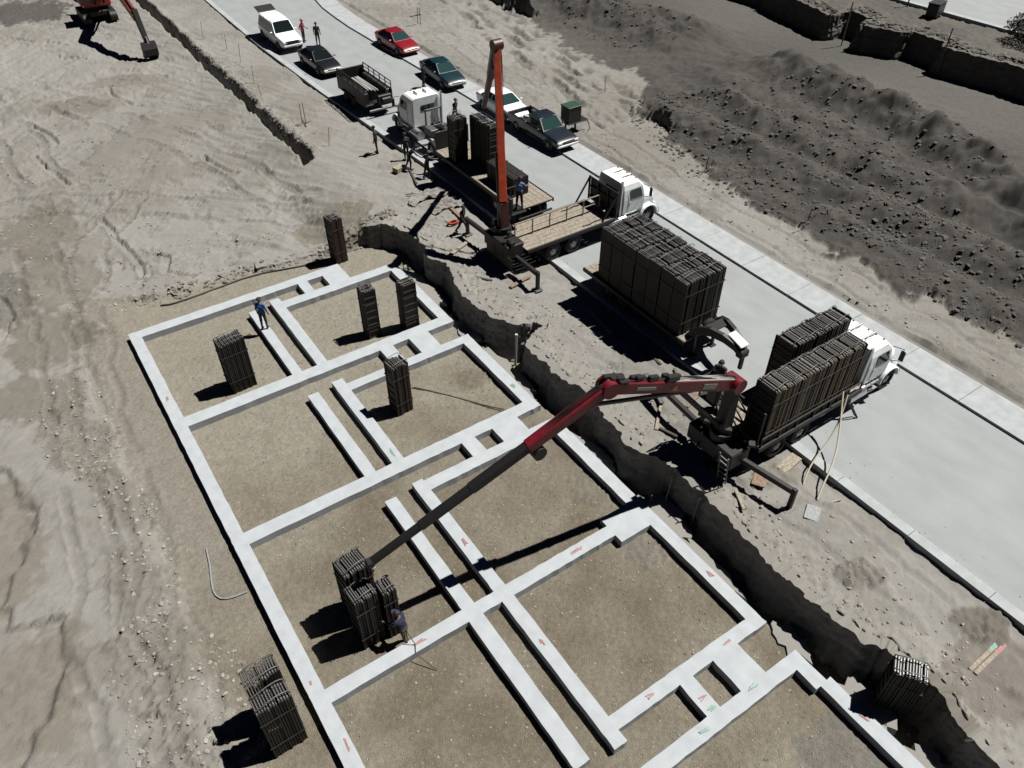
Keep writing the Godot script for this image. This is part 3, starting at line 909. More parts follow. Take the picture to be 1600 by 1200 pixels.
func form_stack(label: String, group: String, at: Vector3, turn: float, count: int, wide := 0.66, high := 2.7, kinds := [""], loops := 2, plain := false, called := "form_stack") -> Node3D:
	# panels stand side by side along local x
	var o := thing(called, label, "form stack", at, turn, group)
	var pitch := 0.08
	var deep := count * pitch
	for i in count:
		var p := part("form_panel", form_panel(kinds[i % kinds.size()] if kinds.size() > 1 else kinds[0], wide, high), o, Vector3((i - (count - 1) * 0.5) * pitch, 0.0, rng.randf_range(-0.03, 0.03)), PI if (i < count / 2) != plain else 0.0)
		p.scale.y = 1.0 - rng.randf() * rng.randf() * 0.06
	for y in [high * 0.24, high * 0.76]:
		var b := MB.new()
		for q in [-1.0, 1.0]:
			b.box(Vector3(0, y, q * (wide * 0.5 + 0.026)), Vector3(deep + 0.05, 0.04, 0.008))
			b.box(Vector3(q * (deep * 0.5 + 0.012), y, 0), Vector3(0.008, 0.04, wide + 0.05))
		put("steel_band", b, mats.band_steel, o)
	for k in loops:
		var z := (k - (loops - 1) * 0.5) * wide * 0.7
		var a := []
		var rise := rng.randf_range(0.10, 0.20)
		for i in 11:
			var t := PI * i / 10.0
			a.append(Vector3(-cos(t) * deep * 0.5, high + 0.02 + sin(t) * rise, z + sin(t * 2.0) * 0.03))
		put("lifting_cable", tb(a, 0.016, 5), mats.grey_steel, o)
	return o

# ------------------------------------------------------------------ wheels and cars
func wheel(root: Node3D, at: Vector3, r: float, w: float, side: float, axis: Vector3, rim_mat := "rim", dual := false) -> void:
	var h := Node3D.new()
	h.name = "wheel"
	root.add_child(h, true)
	h.position = at
	var t := MB.new()
	var n := 20
	var prof := [[0.60, -0.5], [0.93, -0.5], [1.0, -0.36], [1.0, 0.36], [0.93, 0.5], [0.60, 0.5]]
	var up := Vector3.UP
	var fw := axis.cross(up)
	for i in n:
		var a0 := TAU * i / n
		var a1 := TAU * (i + 1) / n
		var k0 := up * cos(a0) + fw * sin(a0)
		var k1 := up * cos(a1) + fw * sin(a1)
		for j in prof.size() - 1:
			var p: Array = prof[j]
			var q: Array = prof[j + 1]
			var pa: Vector3 = k0 * r * p[0] + axis * w * p[1]
			var pb: Vector3 = k1 * r * p[0] + axis * w * p[1]
			var qb: Vector3 = k1 * r * q[0] + axis * w * q[1]
			var qa: Vector3 = k0 * r * q[0] + axis * w * q[1]
			t.quad(pa, pb, qb, qa, (k0 + k1) * 0.5 * float(q[1] - p[1] + 0.001) + axis * signf(p[1]) * absf(q[0] - p[0]) * 4.0 if j == 0 or j == 4 else (k0 + k1) + axis * float(p[1] + q[1]))
	put("tyre", t, mats.rubber, h)
	var m := MB.new()
	var f := axis * side
	m.cyl(-f * w * 0.1, f * w * 0.22, r * 0.61, r * 0.61, 18)
	m.cyl(f * w * 0.22, f * w * 0.42, r * 0.56, r * 0.30, 18)
	m.cyl(f * w * 0.40, f * w * 0.5, r * 0.16, r * 0.13, 10)
	for i in 5:
		var a := TAU * i / 5.0
		m.cyl(f * w * 0.3 + (up * cos(a) + fw * sin(a)) * r * 0.45, f * w * 0.42 + (up * cos(a) + fw * sin(a)) * r * 0.45, 0.03, 0.025, 6)
	put("rim", m, mats[rim_mat], h)
	if dual: put("tyre", t, mats.rubber, h, -f * (w + 0.06))
func pane(called: String, p: Array, inset: float, proud: float, m: Material, root: Node3D) -> void:
	# a pane lying just proud of a four cornered face
	var mid: Vector3 = (p[0] + p[1] + p[2] + p[3]) * 0.25
	var nn: Vector3 = (p[1] - p[0]).cross(p[3] - p[0]).normalized()
	if nn.dot(mid - Vector3(0, mid.y - 0.3, 0)) < 0: nn = -nn
	var q := []
	for i in 4:
		var a: Vector3 = (p[(i + 1) % 4] - p[i]).normalized()
		var b: Vector3 = (p[(i + 3) % 4] - p[i]).normalized()
		q.append(p[i] + (a + b) * inset + nn * proud)
	var g := MB.new()
	g.quad(q[0], q[1], q[2], q[3], nn)
	for i in 4: g.quad(q[i], q[(i + 1) % 4], q[(i + 1) % 4] - nn * proud, q[i] - nn * proud, (q[i] + q[(i + 1) % 4]) * 0.5 - mid)
	put(called, g, m, root)
func car_ring(z: float, hw: float, yb: float, yt: float) -> Array:
	var h := yt - yb
	var half := [[0.0, yb - 0.01], [hw * 0.80, yb], [hw * 0.96, yb + 0.10 * h], [hw, yb + 0.38 * h], [hw * 0.985, yb + 0.70 * h], [hw * 0.95, yb + 0.90 * h], [hw * 0.86, yt], [hw * 0.5, yt + 0.025]]
	var r := []
	for q in half: r.append(Vector3(q[0], q[1], z))
	r.append(Vector3(0, yt + 0.035, z))
	for i in range(half.size() - 1, 0, -1): r.append(Vector3(-half[i][0], half[i][1], z))
	return r
func car(called: String, label: String, at: Vector3, turn: float, paint: String, body: Array, cabin: Array, axles: Array, wr: float, extra := "", glass := "glass", category := "car") -> Node3D:
	# body: [z, half width, bottom, top]; cabin: [rear base z, rear top z, front top z, front base z, half width below, half width above, base y, roof y]
	var o := thing(called, label, category, at, turn)
	var b := MB.new()
	var rings := []
	for s in body: rings.append(car_ring(s[0], s[1], s[2], s[3]))
	b.loft(rings)
	put("body", b, mats[paint], o)
	var c: Array = cabin
	var lo := [Vector3(-c[4], c[6], c[0]), Vector3(c[4], c[6], c[0]), Vector3(c[4], c[6], c[3]), Vector3(-c[4], c[6], c[3])]
	var hi := [Vector3(-c[5], c[7], c[1]), Vector3(c[5], c[7], c[1]), Vector3(c[5], c[7], c[2]), Vector3(-c[5], c[7], c[2])]
	var k := MB.new()
	for i in 4: k.quad(lo[i], lo[(i + 1) % 4], hi[(i + 1) % 4], hi[i], (lo[i] + lo[(i + 1) % 4]) * 0.5 - Vector3(0, c[6], (c[0] + c[3]) * 0.5))
	put("cabin", k, mats[paint], o)
	var rf := MB.new()
	var rr := []
	for i in 6:
		var z: float = lerpf(c[1] - 0.05, c[2] + 0.05, i / 5.0)
		var dip := 0.05 * pow(absf(i - 2.5) / 2.5, 2.0)
		var ring := []
		for q in [[-1.06, -0.03], [-1.0, 0.012], [-0.6, 0.04], [0.0, 0.05], [0.6, 0.04], [1.0, 0.012], [1.06, -0.03]]: ring.append(Vector3(c[5] * q[0], c[7] + q[1] - dip, z))
		rr.append(ring)
	rf.loft(rr)
	put("roof", rf, mats[paint], o)
	var g: Material = mats[glass]
	pane("windscreen", [lo[2], lo[3], hi[3], hi[2]], 0.06, 0.012, g, o)
	pane("rear_window", [lo[0], lo[1], hi[1], hi[0]], 0.07, 0.012, g, o)
	for s in [0, 1]:
		var l0: Vector3 = lo[0] if s == 0 else lo[1]
		var l1: Vector3 = lo[3] if s == 0 else lo[2]
		var h0: Vector3 = hi[0] if s == 0 else hi[1]
		var h1: Vector3 = hi[3] if s == 0 else hi[2]
		var n := 3 if extra == "suv" else (1 if extra == "pickup" else 2)
		for i in n:
			var ta := float(i) / n
			var tb2 := float(i + 1) / n
			pane("side_window", [l0.lerp(l1, ta), l0.lerp(l1, tb2), h0.lerp(h1, tb2), h0.lerp(h1, ta)], 0.045, 0.012, mats.glass, o)
	var hw: float = body[body.size() / 2][1]
	var side_y: float = c[6]
	for s in [-1.0, 1.0]:
		for z in axles:
			var arch := MB.new()
			for i in 8:
				var a0 := PI * i / 8.0
				var a1 := PI * (i + 1) / 8.0
				var x: float = s * (hw + 0.012)
				arch.ftri(Vector3(x, wr, z), Vector3(x, wr + sin(a0) * wr * 1.2, z + cos(a0) * wr * 1.2), Vector3(x, wr + sin(a1) * wr * 1.2, z + cos(a1) * wr * 1.2), Vector3(s, 0, 0))
			put("wheel_arch", arch, mats.black, o)
			wheel(o, Vector3(s * (hw - 0.075), wr, z), wr, 0.21, s, Vector3.RIGHT)
		put("mirror", bx(Vector3(s * (hw + 0.09), side_y + 0.06, float(c[3]) - 0.35), Vector3(0.18, 0.13, 0.10), 0.03), mats[paint], o)
		var door := MB.new()
		for z in [float(c[2]) - 0.15, lerpf(c[1], c[2], 0.35)]:
			door.box(Vector3(s * (hw + 0.006), side_y - 0.13, z), Vector3(0.02, 0.03, 0.16), Basis(), 0.006)
		put("door_handle", door, mats.bright if paint == "white_paint" else mats.black, o)
		var fz: float = body[body.size() - 2][0]
		var fy: float = body[body.size() - 2][3]
		var fw: float = body[body.size() - 2][1]
		put("headlight", bx(Vector3(s * fw * 0.78, fy - 0.07, fz - 0.02), Vector3(fw * 0.42, 0.15, 0.18), 0.04), mats.lamp, o)
		put("tail_light", bx(Vector3(s * float(body[1][1]) * 0.82, float(body[1][3]) - 0.14, float(body[1][0]) + 0.01), Vector3(0.28, 0.2, 0.14), 0.03), mats.tail_lamp, o)
	var last: Array = body[body.size() - 1]
	put("grille", bx(Vector3(0, float(last[3]) - 0.06, float(last[0]) - 0.03), Vector3(float(last[1]) * 1.0, 0.14, 0.09), 0.02), mats.black, o)
	put("front_bumper", bx(Vector3(0, float(last[2]) + 0.08, float(last[0]) - 0.02), Vector3(float(last[1]) * 2.25, 0.16, 0.13), 0.05), mats[paint] if extra != "pickup" else mats.bright, o)
	put("number_plate", bx(Vector3(0, float(body[0][2]) + 0.22, float(body[0][0]) - 0.02), Vector3(0.32, 0.16, 0.02), 0.004), mats.decal, o)
	return o
func make_cars() -> void:
	var sedan := [[-2.34, 0.66, 0.42, 0.82], [-2.28, 0.78, 0.32, 0.93], [-1.9, 0.86, 0.24, 0.99], [-1.2, 0.885, 0.22, 0.99], [0.0, 0.89, 0.2, 0.96], [0.9, 0.885, 0.2, 0.93], [1.5, 0.865, 0.22, 0.87], [2.05, 0.80, 0.26, 0.77], [2.28, 0.72, 0.34, 0.66], [2.33, 0.60, 0.40, 0.60]]
	var cab := [-1.75, -1.0, 0.15, 1.0, 0.78, 0.58, 0.95, 1.40]
	car("red_sedan", "red sedan parked against the far kerb, first from the road bend", Vector3(28.75, R + 0.005, -58.9), 0.03, "red_paint", sedan, cab, [-1.38, 1.42], 0.32, "", "glass_green")
	car("teal_sedan", "dark teal sedan parked half on the pavement with a man beside its rear door", Vector3(28.35, R + 0.005, -51.0), -0.05, "teal_paint", sedan, cab, [-1.38, 1.42], 0.32, "", "glass_green")
	car("white_sedan", "white sedan parked behind the tall orange crane boom", Vector3(28.85, R + 0.005, -43.6), 0.0, "white_paint", sedan, cab, [-1.38, 1.42], 0.32, "", "glass_green")
	car("black_sedan", "black sedan parked at the near kerb behind the white passenger van", Vector3(21.85, R + 0.005, -58.4), 0.02, "black_paint", sedan, cab, [-1.38, 1.42], 0.32)
	var suv := [[-2.62, 0.80, 0.50, 1.12], [-2.56, 0.88, 0.42, 1.18], [-2.2, 0.94, 0.36, 1.20], [-1.0, 0.955, 0.34, 1.20], [0.4, 0.955, 0.34, 1.19], [1.2, 0.95, 0.34, 1.16], [1.9, 0.93, 0.38, 1.10], [2.45, 0.87, 0.42, 1.02], [2.62, 0.78, 0.48, 0.90], [2.66, 0.68, 0.52, 0.82]]
	var v := car("white_van", "white passenger van parked at the near kerb with its rear hatch raised and coloured dark as in shade", Vector3(21.5, R + 0.005, -65.4), 0.0, "white_paint", suv, [-2.45, -2.25, 0.55, 1.25, 0.86, 0.72, 1.18, 1.92], [-1.65, 1.72], 0.38, "suv", "glass", "van")
	put("rear_hatch", bx(Vector3(0, 2.06, -2.75), Vector3(1.5, 0.06, 1.0), 0.02, Basis(Vector3.RIGHT, 0.2)), mats.black, v)  # black colour stands in for the shade on the raised hatch
	put("grille_guard", bx(Vector3(0, 0.80, 2.66), Vector3(1.2, 0.3, 0.05), 0.02), mats.black, v)
	# pickup
	var pk := [[-0.75, 0.90, 0.36, 1.05], [-0.7, 0.91, 0.34, 1.05], [0.3, 0.915, 0.34, 1.05], [1.1, 0.91, 0.34, 1.03], [1.8, 0.89, 0.36, 0.98], [2.4, 0.85, 0.40, 0.93], [2.66, 0.80, 0.44, 0.84], [2.70, 0.72, 0.48, 0.78]]
	var p := car("pickup_truck", "dark blue pickup truck with an open bed parked beside the green utility box", Vector3(28.75, R + 0.005, -38.9), 0.0, "navy_paint", pk, [-0.72, -0.55, 0.5, 1.15, 0.80, 0.64, 1.03, 1.62], [-1.75, 1.75], 0.38, "pickup", "glass_green", "pickup")
	for s in [-1.0, 1.0]:
		put("bed_side", bx(Vector3(s * 0.85, 0.78, -1.72), Vector3(0.14, 0.56, 1.96), 0.03), mats.navy_paint, p)
	put("bed_floor", bx(Vector3(0, 0.60, -1.72), Vector3(1.56, 0.10, 1.96), 0.01), mats.black, p)
	put("tailgate", bx(Vector3(0, 0.78, -2.66), Vector3(1.84, 0.56, 0.07), 0.02), mats.navy_paint, p)
	put("rear_bumper", bx(Vector3(0, 0.48, -2.78), Vector3(1.8, 0.16, 0.14), 0.04), mats.bright, p)
	for i in 5:
		var b := MB.new()
		b.box(Vector3.ZERO, Vector3(0.2, 0.14, 0.28), Basis(Vector3.UP, rng.randf() * 3.0), 0.05)
		single("plastic_bag", b, mats.white_rim, "crumpled white bag lying in the bed of the dark blue pickup", "bag", Vector3(28.75 + rng.randf_range(-0.5, 0.4), R + 0.725, -40.6 + rng.randf_range(-0.6, 0.6)), 0.0, "bags in the pickup bed")

# ------------------------------------------------------------------ lorries
func lorry_cab(o: Node3D, x: float, sleeper := 0.0) -> void:
	# a bonneted white cab; x is where its rear wall stands, forward is +x
	var w: Material = mats.truck_white
	var len := 1.55 + sleeper
	var c := MB.new()
	var rings := []
	for q in [[1.0, 1.0, 0.0], [1.15, 1.06, 0.0], [1.9, 1.08, 0.0], [2.45, 1.04, 0.16], [2.72, 0.96, 0.42], [2.80, 0.86, 0.50]]:
		var r := []
		var h: float = q[1]
		for k in [[0.03, -1.0], [0.0, -0.90], [0.0, 0.90], [0.03, 1.0], [len - 0.12 - q[2], 1.0], [len - q[2], 0.86], [len - q[2], -0.86], [len - 0.12 - q[2], -1.0]]: r.append(Vector3(x + k[0], q[0], k[1] * h))
		rings.append(r)
	c.loft(rings, true, false)
	put("cab", c, w, o)
	var g: Material = mats.glass
	var f0 := x + len
	for s in [-1.0, 1.0]:
		pane("windscreen", [Vector3(f0 - 0.01, 1.98, s * 0.03), Vector3(f0 - 0.01, 1.98, s * 0.86), Vector3(f0 - 0.18, 2.45, s * 0.84), Vector3(f0 - 0.18, 2.45, s * 0.03)], 0.02, 0.014, g, o)
		pane("side_window", [Vector3(x + sleeper + 0.42, 1.86, s * 1.08), Vector3(x + len - 0.22, 1.86, s * 1.08), Vector3(x + len - 0.42, 2.42, s * 1.05), Vector3(x + sleeper + 0.42, 2.42, s * 1.05)], 0.02, 0.016, g, o)
		put("door_seam", bx(Vector3(x + sleeper + 0.34, 1.75, s * 1.085), Vector3(0.012, 1.3, 0.012), 0.002), mats.black, o)
		put("door_handle", bx(Vector3(x + sleeper + 0.46, 1.72, s * 1.09), Vector3(0.16, 0.04, 0.04), 0.01), mats.bright, o)
		var mi := MB.new()
		mi.tube([Vector3(x + len - 0.1, 1.75, s * 1.05), Vector3(x + len + 0.02, 1.85, s * 1.38), Vector3(x + len + 0.02, 2.45, s * 1.38), Vector3(x + len - 0.2, 2.5, s * 1.02)], 0.018, 6)
		mi.box(Vector3(x + len, 2.14, s * 1.40), Vector3(0.06, 0.48, 0.2), Basis(), 0.02)
		put("mirror", mi, mats.black, o)
		var fe := MB.new()
		var fr := []
		for i in 9:
			var a := PI * (0.02 + 0.96 * i / 8.0)
			var ctr := Vector3(x + len + 0.30, 0.55, s * 0.96)
			var rr := []
			for q in [[0.56, -0.20], [0.64, -0.20], [0.66, 0.0], [0.64, 0.19], [0.56, 0.19]]: rr.append(ctr + Vector3(cos(a) * float(q[0]), sin(a) * float(q[0]), q[1]))
			fr.append(rr)
		fe.loft(fr)
		put("fender", fe, w, o)
		put("headlight", bx(Vector3(x + len + 0.93, 0.95, s * 0.80), Vector3(0.12, 0.2, 0.3), 0.04), mats.lamp, o)
		var st := MB.new()
		st.box(Vector3(x + sleeper + 0.75, 0.50, s * 1.0), Vector3(0.8, 0.06, 0.28), Basis(), 0.01)
		st.box(Vector3(x + sleeper + 0.75, 0.85, s * 0.98), Vector3(0.8, 0.06, 0.24), Basis(), 0.01)
		put("cab_step", st, mats.bright, o)
		put("fuel_tank", cy(Vector3(x - 0.75, 0.72, s * 0.95), Vector3(x + 0.25, 0.72, s * 0.95), 0.29, 16), mats.bright, o)
		wheel(o, Vector3(x + len + 0.30, 0.51, s * 0.93), 0.51, 0.28, s, Vector3.BACK, "white_rim")
	var hood := MB.new()
	var hr := []
	for q in [[len - 0.05, 0.90, 1.0, 1.90], [len + 0.3, 0.86, 0.95, 1.86], [len + 0.7, 0.78, 0.90, 1.76], [len + 0.95, 0.70, 0.86, 1.60], [len + 1.02, 0.62, 0.90, 1.45]]:
		var r := []
		var k: float = q[1]
		var a: float = q[2]
		var b: float = q[3]
		for e in [[-1.0, a], [-1.0, lerpf(a, b, 0.6)], [-0.86, lerpf(a, b, 0.92)], [-0.5, b], [0.0, b + 0.03], [0.5, b], [0.86, lerpf(a, b, 0.92)], [1.0, lerpf(a, b, 0.6)], [1.0, a]]: r.append(Vector3(x + float(q[0]), e[1], float(e[0]) * k))
		hr.append(r)
	hood.loft(hr)
	put("bonnet", hood, w, o)
	var gr := MB.new()
	gr.box(Vector3(x + len + 1.03, 1.15, 0), Vector3(0.05, 0.62, 0.95), Basis(), 0.01)
	put("grille", gr, mats.black, o)
	var gb := MB.new()
	for i in 6: gb.box(Vector3(x + len + 1.06, 0.90 + i * 0.1, 0), Vector3(0.02, 0.03, 0.93), Basis(), 0.005)
	put("grille_bars", gb, mats.bright, o)
	put("bumper", bx(Vector3(x + len + 1.05, 0.58, 0), Vector3(0.2, 0.30, 2.2), 0.05), mats.bright, o)
	put("rear_window", bx(Vector3(x - 0.004, 2.12, 0.05), Vector3(0.03, 0.36, 0.95), 0.008), mats.glass, o)
	put("exhaust_stack", cy(Vector3(x - 0.12, 0.9, 0.98), Vector3(x - 0.12, 3.0, 0.98), 0.07, 10), mats.bright, o)
	for s in [-0.35, 0.3]:
		var horns := MB.new()
		horns.cyl(Vector3(x + 0.45, 2.88, s), Vector3(x + 0.95, 2.88, s), 0.03, 0.06, 8)
		horns.box(Vector3(x + 0.55, 2.82, s), Vector3(0.05, 0.1, 0.05))
		put("air_horn", horns, mats.bright, o)
	var ml := MB.new()
	for i in 5: ml.box(Vector3(x + len - 0.55, 2.83, (i - 2) * 0.36), Vector3(0.07, 0.04, 0.07), Basis(), 0.015)
	put("marker_lamp", ml, mats.amber, o)
func lorry_chassis(o: Node3D, x0: float, x1: float, axles: Array) -> void:
	var f := MB.new()
	for s in [-0.43, 0.43]: f.box(Vector3((x0 + x1) * 0.5, 0.86, s), Vector3(x1 - x0, 0.26, 0.09), Basis(), 0.01)
	for i in 6: f.box(Vector3(lerpf(x0 + 0.3, x1 - 0.5, i / 5.0), 0.86, 0), Vector3(0.1, 0.18, 0.8))
	put("chassis", f, mats.black_steel, o)
	for a in axles:
		put("axle", cy(Vector3(a, 0.51, -0.8), Vector3(a, 0.51, 0.8), 0.08, 8), mats.black_steel, o)
		for s in [-1.0, 1.0]: wheel(o, Vector3(a, 0.51, s * 1.03), 0.51, 0.26, s, Vector3.BACK, "white_rim", true)
func deck(o: Node3D, x0: float, x1: float, y: float, hw: float) -> void:
	# floor boards between steel side rails
	var n := 8
	for i in n:
		var w := hw * 2.0 / n
		put("deck_board", bx(Vector3((x0 + x1) * 0.5, y - 0.03, -hw + w * (i + 0.5)), Vector3(x1 - x0, 0.06, w - 0.014), 0.004), mats.deck_wood, o)
	for s in [-1.0, 1.0]:
		put("side_rail", bx(Vector3((x0 + x1) * 0.5, y - 0.08, s * (hw + 0.045)), Vector3(x1 - x0, 0.20, 0.08), 0.012), mats.black_steel, o)
	for i in 7: put("cross_member", bx(Vector3(lerpf(x0 + 0.2, x1 - 0.2, i / 6.0), y - 0.14, 0), Vector3(0.1, 0.15, hw * 2.0), 0.008), mats.black_steel, o)
func rail(o: Node3D, called: String, a: Vector3, b: Vector3, high: float, posts: int, m: Material, two := true) -> void:
	var r := MB.new()
	r.beam(a + Vector3.UP * high, b + Vector3.UP * high, 0.06, 0.06, -1, -1, 0.01)
	if two: r.beam(a + Vector3.UP * high * 0.5, b + Vector3.UP * high * 0.5, 0.045, 0.045, -1, -1, 0.01)
	for i in posts:
		var p := a.lerp(b, float(i) / (posts - 1))
		r.box(p + Vector3.UP * high * 0.5, Vector3(0.06, high, 0.06), Basis(), 0.01)
	put(called, r, m, o)
func outrigger(o: Node3D, a: Vector3, b: Vector3, foot_y: float) -> void:
	put("outrigger_arm", bm(a, b, 0.20, 0.22), mats.black_steel, o)
	put("outrigger_leg", bx(Vector3(b.x, (b.y + foot_y) * 0.5 + 0.05, b.z), Vector3(0.17, b.y - foot_y + 0.2, 0.17), 0.02), mats.black_steel, o)
	put("outrigger_foot", bx(Vector3(b.x, foot_y + 0.04, b.z), Vector3(0.42, 0.07, 0.42), 0.02), mats.grey_steel, o)
func make_lorries() -> void:
	# ---- crane truck whose orange boom stands upright
	var at1 := Vector3(18.15, R, -28.05)
	var o := thing("crane_truck", "white crane truck with an empty timber deck and an upright orange boom", "crane truck", at1, 0.0)
	lorry_chassis(o, 0.0, 9.4, [2.6, 3.9])
	lorry_cab(o, 7.15)
	deck(o, 0.95, 6.5, 1.2, 1.18)
	wheel(o, Vector3(6.75, 0.51, 1.0), 0.51, 0.26, 1.0, Vector3.BACK, "white_rim")
	rail(o, "centre_rail", Vector3(1.0, 1.2, 0.02), Vector3(6.4, 1.2, 0.02), 0.85, 6, mats.board_pale)
	var hb := MB.new()
	for z in [-1.15, -0.4, 0.4, 1.15]: hb.beam(Vector3(6.62, 1.2, z), Vector3(6.62, 2.6, z), 0.09, 0.09, -1, -1, 0.01)
	for y in [1.5, 2.05, 2.55]: hb.box(Vector3(6.62, y, 0), Vector3(0.07, 0.09, 2.4), Basis(), 0.01)
	for z in [-1.15, 1.15]: hb.beam(Vector3(6.6, 2.5, z), Vector3(5.75, 1.25, z), 0.08, 0.08, -1, -1, 0.01)
	put("headboard", hb, mats.black_steel, o)
	var sheet := MB.new()
	sheet.box(Vector3(6.68, 1.9, 0), Vector3(0.03, 1.3, 2.2))
	put("headboard_sheet", sheet, mats.black, o)
	for z in [-0.9, 0.95]: put("chain", tb([Vector3(4.6, 1.23, z), Vector3(5.0, 1.24, z + 0.05), Vector3(5.4, 1.24, z - 0.04), Vector3(5.8, 1.24, z)], 0.03, 5), mats.black_steel, o)
	# crane: base, column, boom, jib
	var base := Vector3(0.75, 0, -0.65)
	put("crane_base", bx(Vector3(0.55, 1.05, -0.3), Vector3(1.05, 0.75, 2.1), 0.05), mats.black_steel, o)
	put("slew_ring", cy(base + Vector3(0, 1.4, 0), base + Vector3(0, 1.75, 0), 0.42, 18), mats.black_steel, o)
	put("column", bm(base + Vector3(0, 1.7, 0), base + Vector3(0, 3.1, 0), 0.46, 0.50, 0.40, 0.44), mats.crane_dark_red, o)
	var tip := Vector3(20.3, 11.0, -31.25) - at1
	put("boom", bm(base + Vector3(0, 3.1, 0), tip, 0.40, 0.44, 0.30, 0.34), mats.crane_orange, o)
	put("boom_cylinder", cy(base + Vector3(-0.26, 1.9, 0.1), base.lerp(tip, 0.42) + Vector3(-0.30, 1.2, 0.1), 0.09, 12), mats.crane_dark_red, o)
	put("boom_head", cy(tip + Vector3(-0.24, 0.05, 0.0), tip + Vector3(0.24, 0.05, 0.0), 0.26, 14), mats.crane_dark_red, o)
	var je := Vector3(22.3, 6.15, -35.7) - at1
	var jm := tip.lerp(je, 0.45)
	put("jib", bm(tip + Vector3(0.0, 0.0, -0.1), jm, 0.36, 0.40, 0.34, 0.36), mats.crane_dark_red, o)
	put("jib_extension", bm(jm, je, 0.28, 0.30, 0.22, 0.24), mats.crane_dark_red, o)
	put("jib_cylinder", cy(tip.lerp(base + Vector3(0, 3.1, 0), 0.22) + Vector3(0.2, 0, -0.15), tip.lerp(je, 0.25) + Vector3(0, -0.25, 0), 0.06, 10), mats.grey_steel, o)
	put("hook_cable", tb([je + Vector3(0, -0.05, 0), je + Vector3(0, -0.42, 0)], 0.02, 5), mats.black_steel, o)
	for k in 3:
		var h := []
		for i in 12: h.append(base.lerp(tip, 0.2 + 0.78 * i / 11.0) + Vector3(0.25, 0.6 - 0.6 * i / 11.0, 0.08 * (k - 1) - 0.05) + Vector3(sin(i * 2.0 + k) * 0.02, 0, 0))
		put("hydraulic_hose", tb(h, 0.018, 5), mats.black, o)
	var seat := MB.new()
	seat.box(Vector3(1.72, 2.16, -1.05), Vector3(0.9, 0.05, 0.9), Basis(), 0.01)
	put("operator_platform", seat, mats.black_steel, o)
	put("platform_bracket", bm(Vector3(0.75, 1.9, -0.8), Vector3(1.6, 2.1, -1.0), 0.1, 0.12), mats.black_steel, o)
	rail(o, "platform_rail", Vector3(1.35, 2.18, -1.48), Vector3(2.15, 2.18, -1.48), 1.0, 3, mats.black_steel)
	put("valve_bank", bx(Vector3(1.32, 2.62, -1.0), Vector3(0.24, 0.8, 0.5), 0.03), mats.black_steel, o)
	var sc := MB.new()
	for i in 9: sc.box(Vector3(rng.randf_range(0.1, 1.0), 1.5 + rng.randf() * 0.5, rng.randf_range(-1.2, 0.7)), Vector3(rng.randf_range(0.1, 0.3), rng.randf_range(0.1, 0.35), rng.randf_range(0.1, 0.3)), Basis(Vector3.UP, rng.randf()), 0.02)
	put("hydraulic_gear", sc, mats.black_steel, o)
	outrigger(o, Vector3(0.5, 0.8, 0.9), Vector3(0.52, 0.8, 2.7), -0.12)
	outrigger(o, Vector3(0.5, 0.8, -0.9), Vector3(0.4, 0.8, -3.6), -0.12)
	put("mud_flap", bx(Vector3(0.06, 0.6, 0), Vector3(0.03, 0.6, 2.3), 0.005), mats.black, o)
	# ---- crane truck with the red knuckle boom
	var at2 := Vector3(17.1, R, -12.35)
	o = thing("crane_truck", "white crane truck stacked with two rows of forms and reaching out a long red boom", "crane truck", at2, 0.0)
	lorry_chassis(o, 0.0, 9.4, [2.6, 3.9])
	lorry_cab(o, 7.45)
	deck(o, 1.3, 7.2, 1.2, 1.18)
	rail(o, "side_rack", Vector3(1.4, 1.2, 1.20), Vector3(7.1, 1.2, 1.20), 0.42, 7, mats.black_steel, false)
	var lat := MB.new()
	for z in [-1.1, -0.37, 0.37, 1.1]: lat.beam(Vector3(1.28, 1.2, z), Vector3(1.28, 2.9, z), 0.07, 0.07, -1, -1, 0.01)
	for y in [1.25, 1.8, 2.35, 2.88]: lat.box(Vector3(1.28, y, 0), Vector3(0.06, 0.06, 2.26))
	for i in 3:
		lat.beam(Vector3(1.28, 1.25 + i * 0.55, -1.1), Vector3(1.28, 1.8 + i * 0.55, -0.37), 0.05, 0.05, -1, -1, 0.008)
		lat.beam(Vector3(1.28, 1.8 + i * 0.55, -0.37), Vector3(1.28, 1.25 + i * 0.55, 0.37), 0.05, 0.05, -1, -1, 0.008)
	put("lattice_headboard", lat, mats.black_steel, o)
	var b2 := Vector3(0.5, 0, 0.05)
	put("crane_base", bx(Vector3(0.5, 1.05, 0), Vector3(1.0, 0.75, 2.2), 0.05), mats.black_steel, o)
	put("slew_ring", cy(b2 + Vector3(0, 1.4, 0), b2 + Vector3(0, 1.75, 0), 0.44, 18), mats.black_steel, o)
	put("column", bm(b2 + Vector3(0, 1.7, 0), b2 + Vector3(0.05, 3.95, 0), 0.46, 0.5, 0.38, 0.42), mats.black_steel, o)
	var head := Vector3(17.62, 5.5, -12.3) - at2
	var kn := Vector3(12.3, 7.5, -12.97) - at2
	var ms := Vector3(9.6, 6.15, -13.32) - at2
	var en := Vector3(4.25, 3.55, -14.02) - at2
	put("column_head", cy(head + Vector3(0, 0, -0.32), head + Vector3(0, 0, 0.32), 0.30, 16), mats.crane_red, o)
	put("inner_boom", bm(head, kn, 0.34, 0.46, 0.32, 0.42), mats.crane_red, o)
	put("boom_top_plate", bm(head.lerp(kn, 0.03) + Vector3(0, 0.25, 0), head.lerp(kn, 0.55) + Vector3(0, 0.245, 0), 0.30, 0.03), mats.decal, o)
	put("boom_knuckle", cy(kn + Vector3(0.05, 0, -0.26), kn + Vector3(-0.02, 0, 0.26), 0.30, 16), mats.crane_red, o)
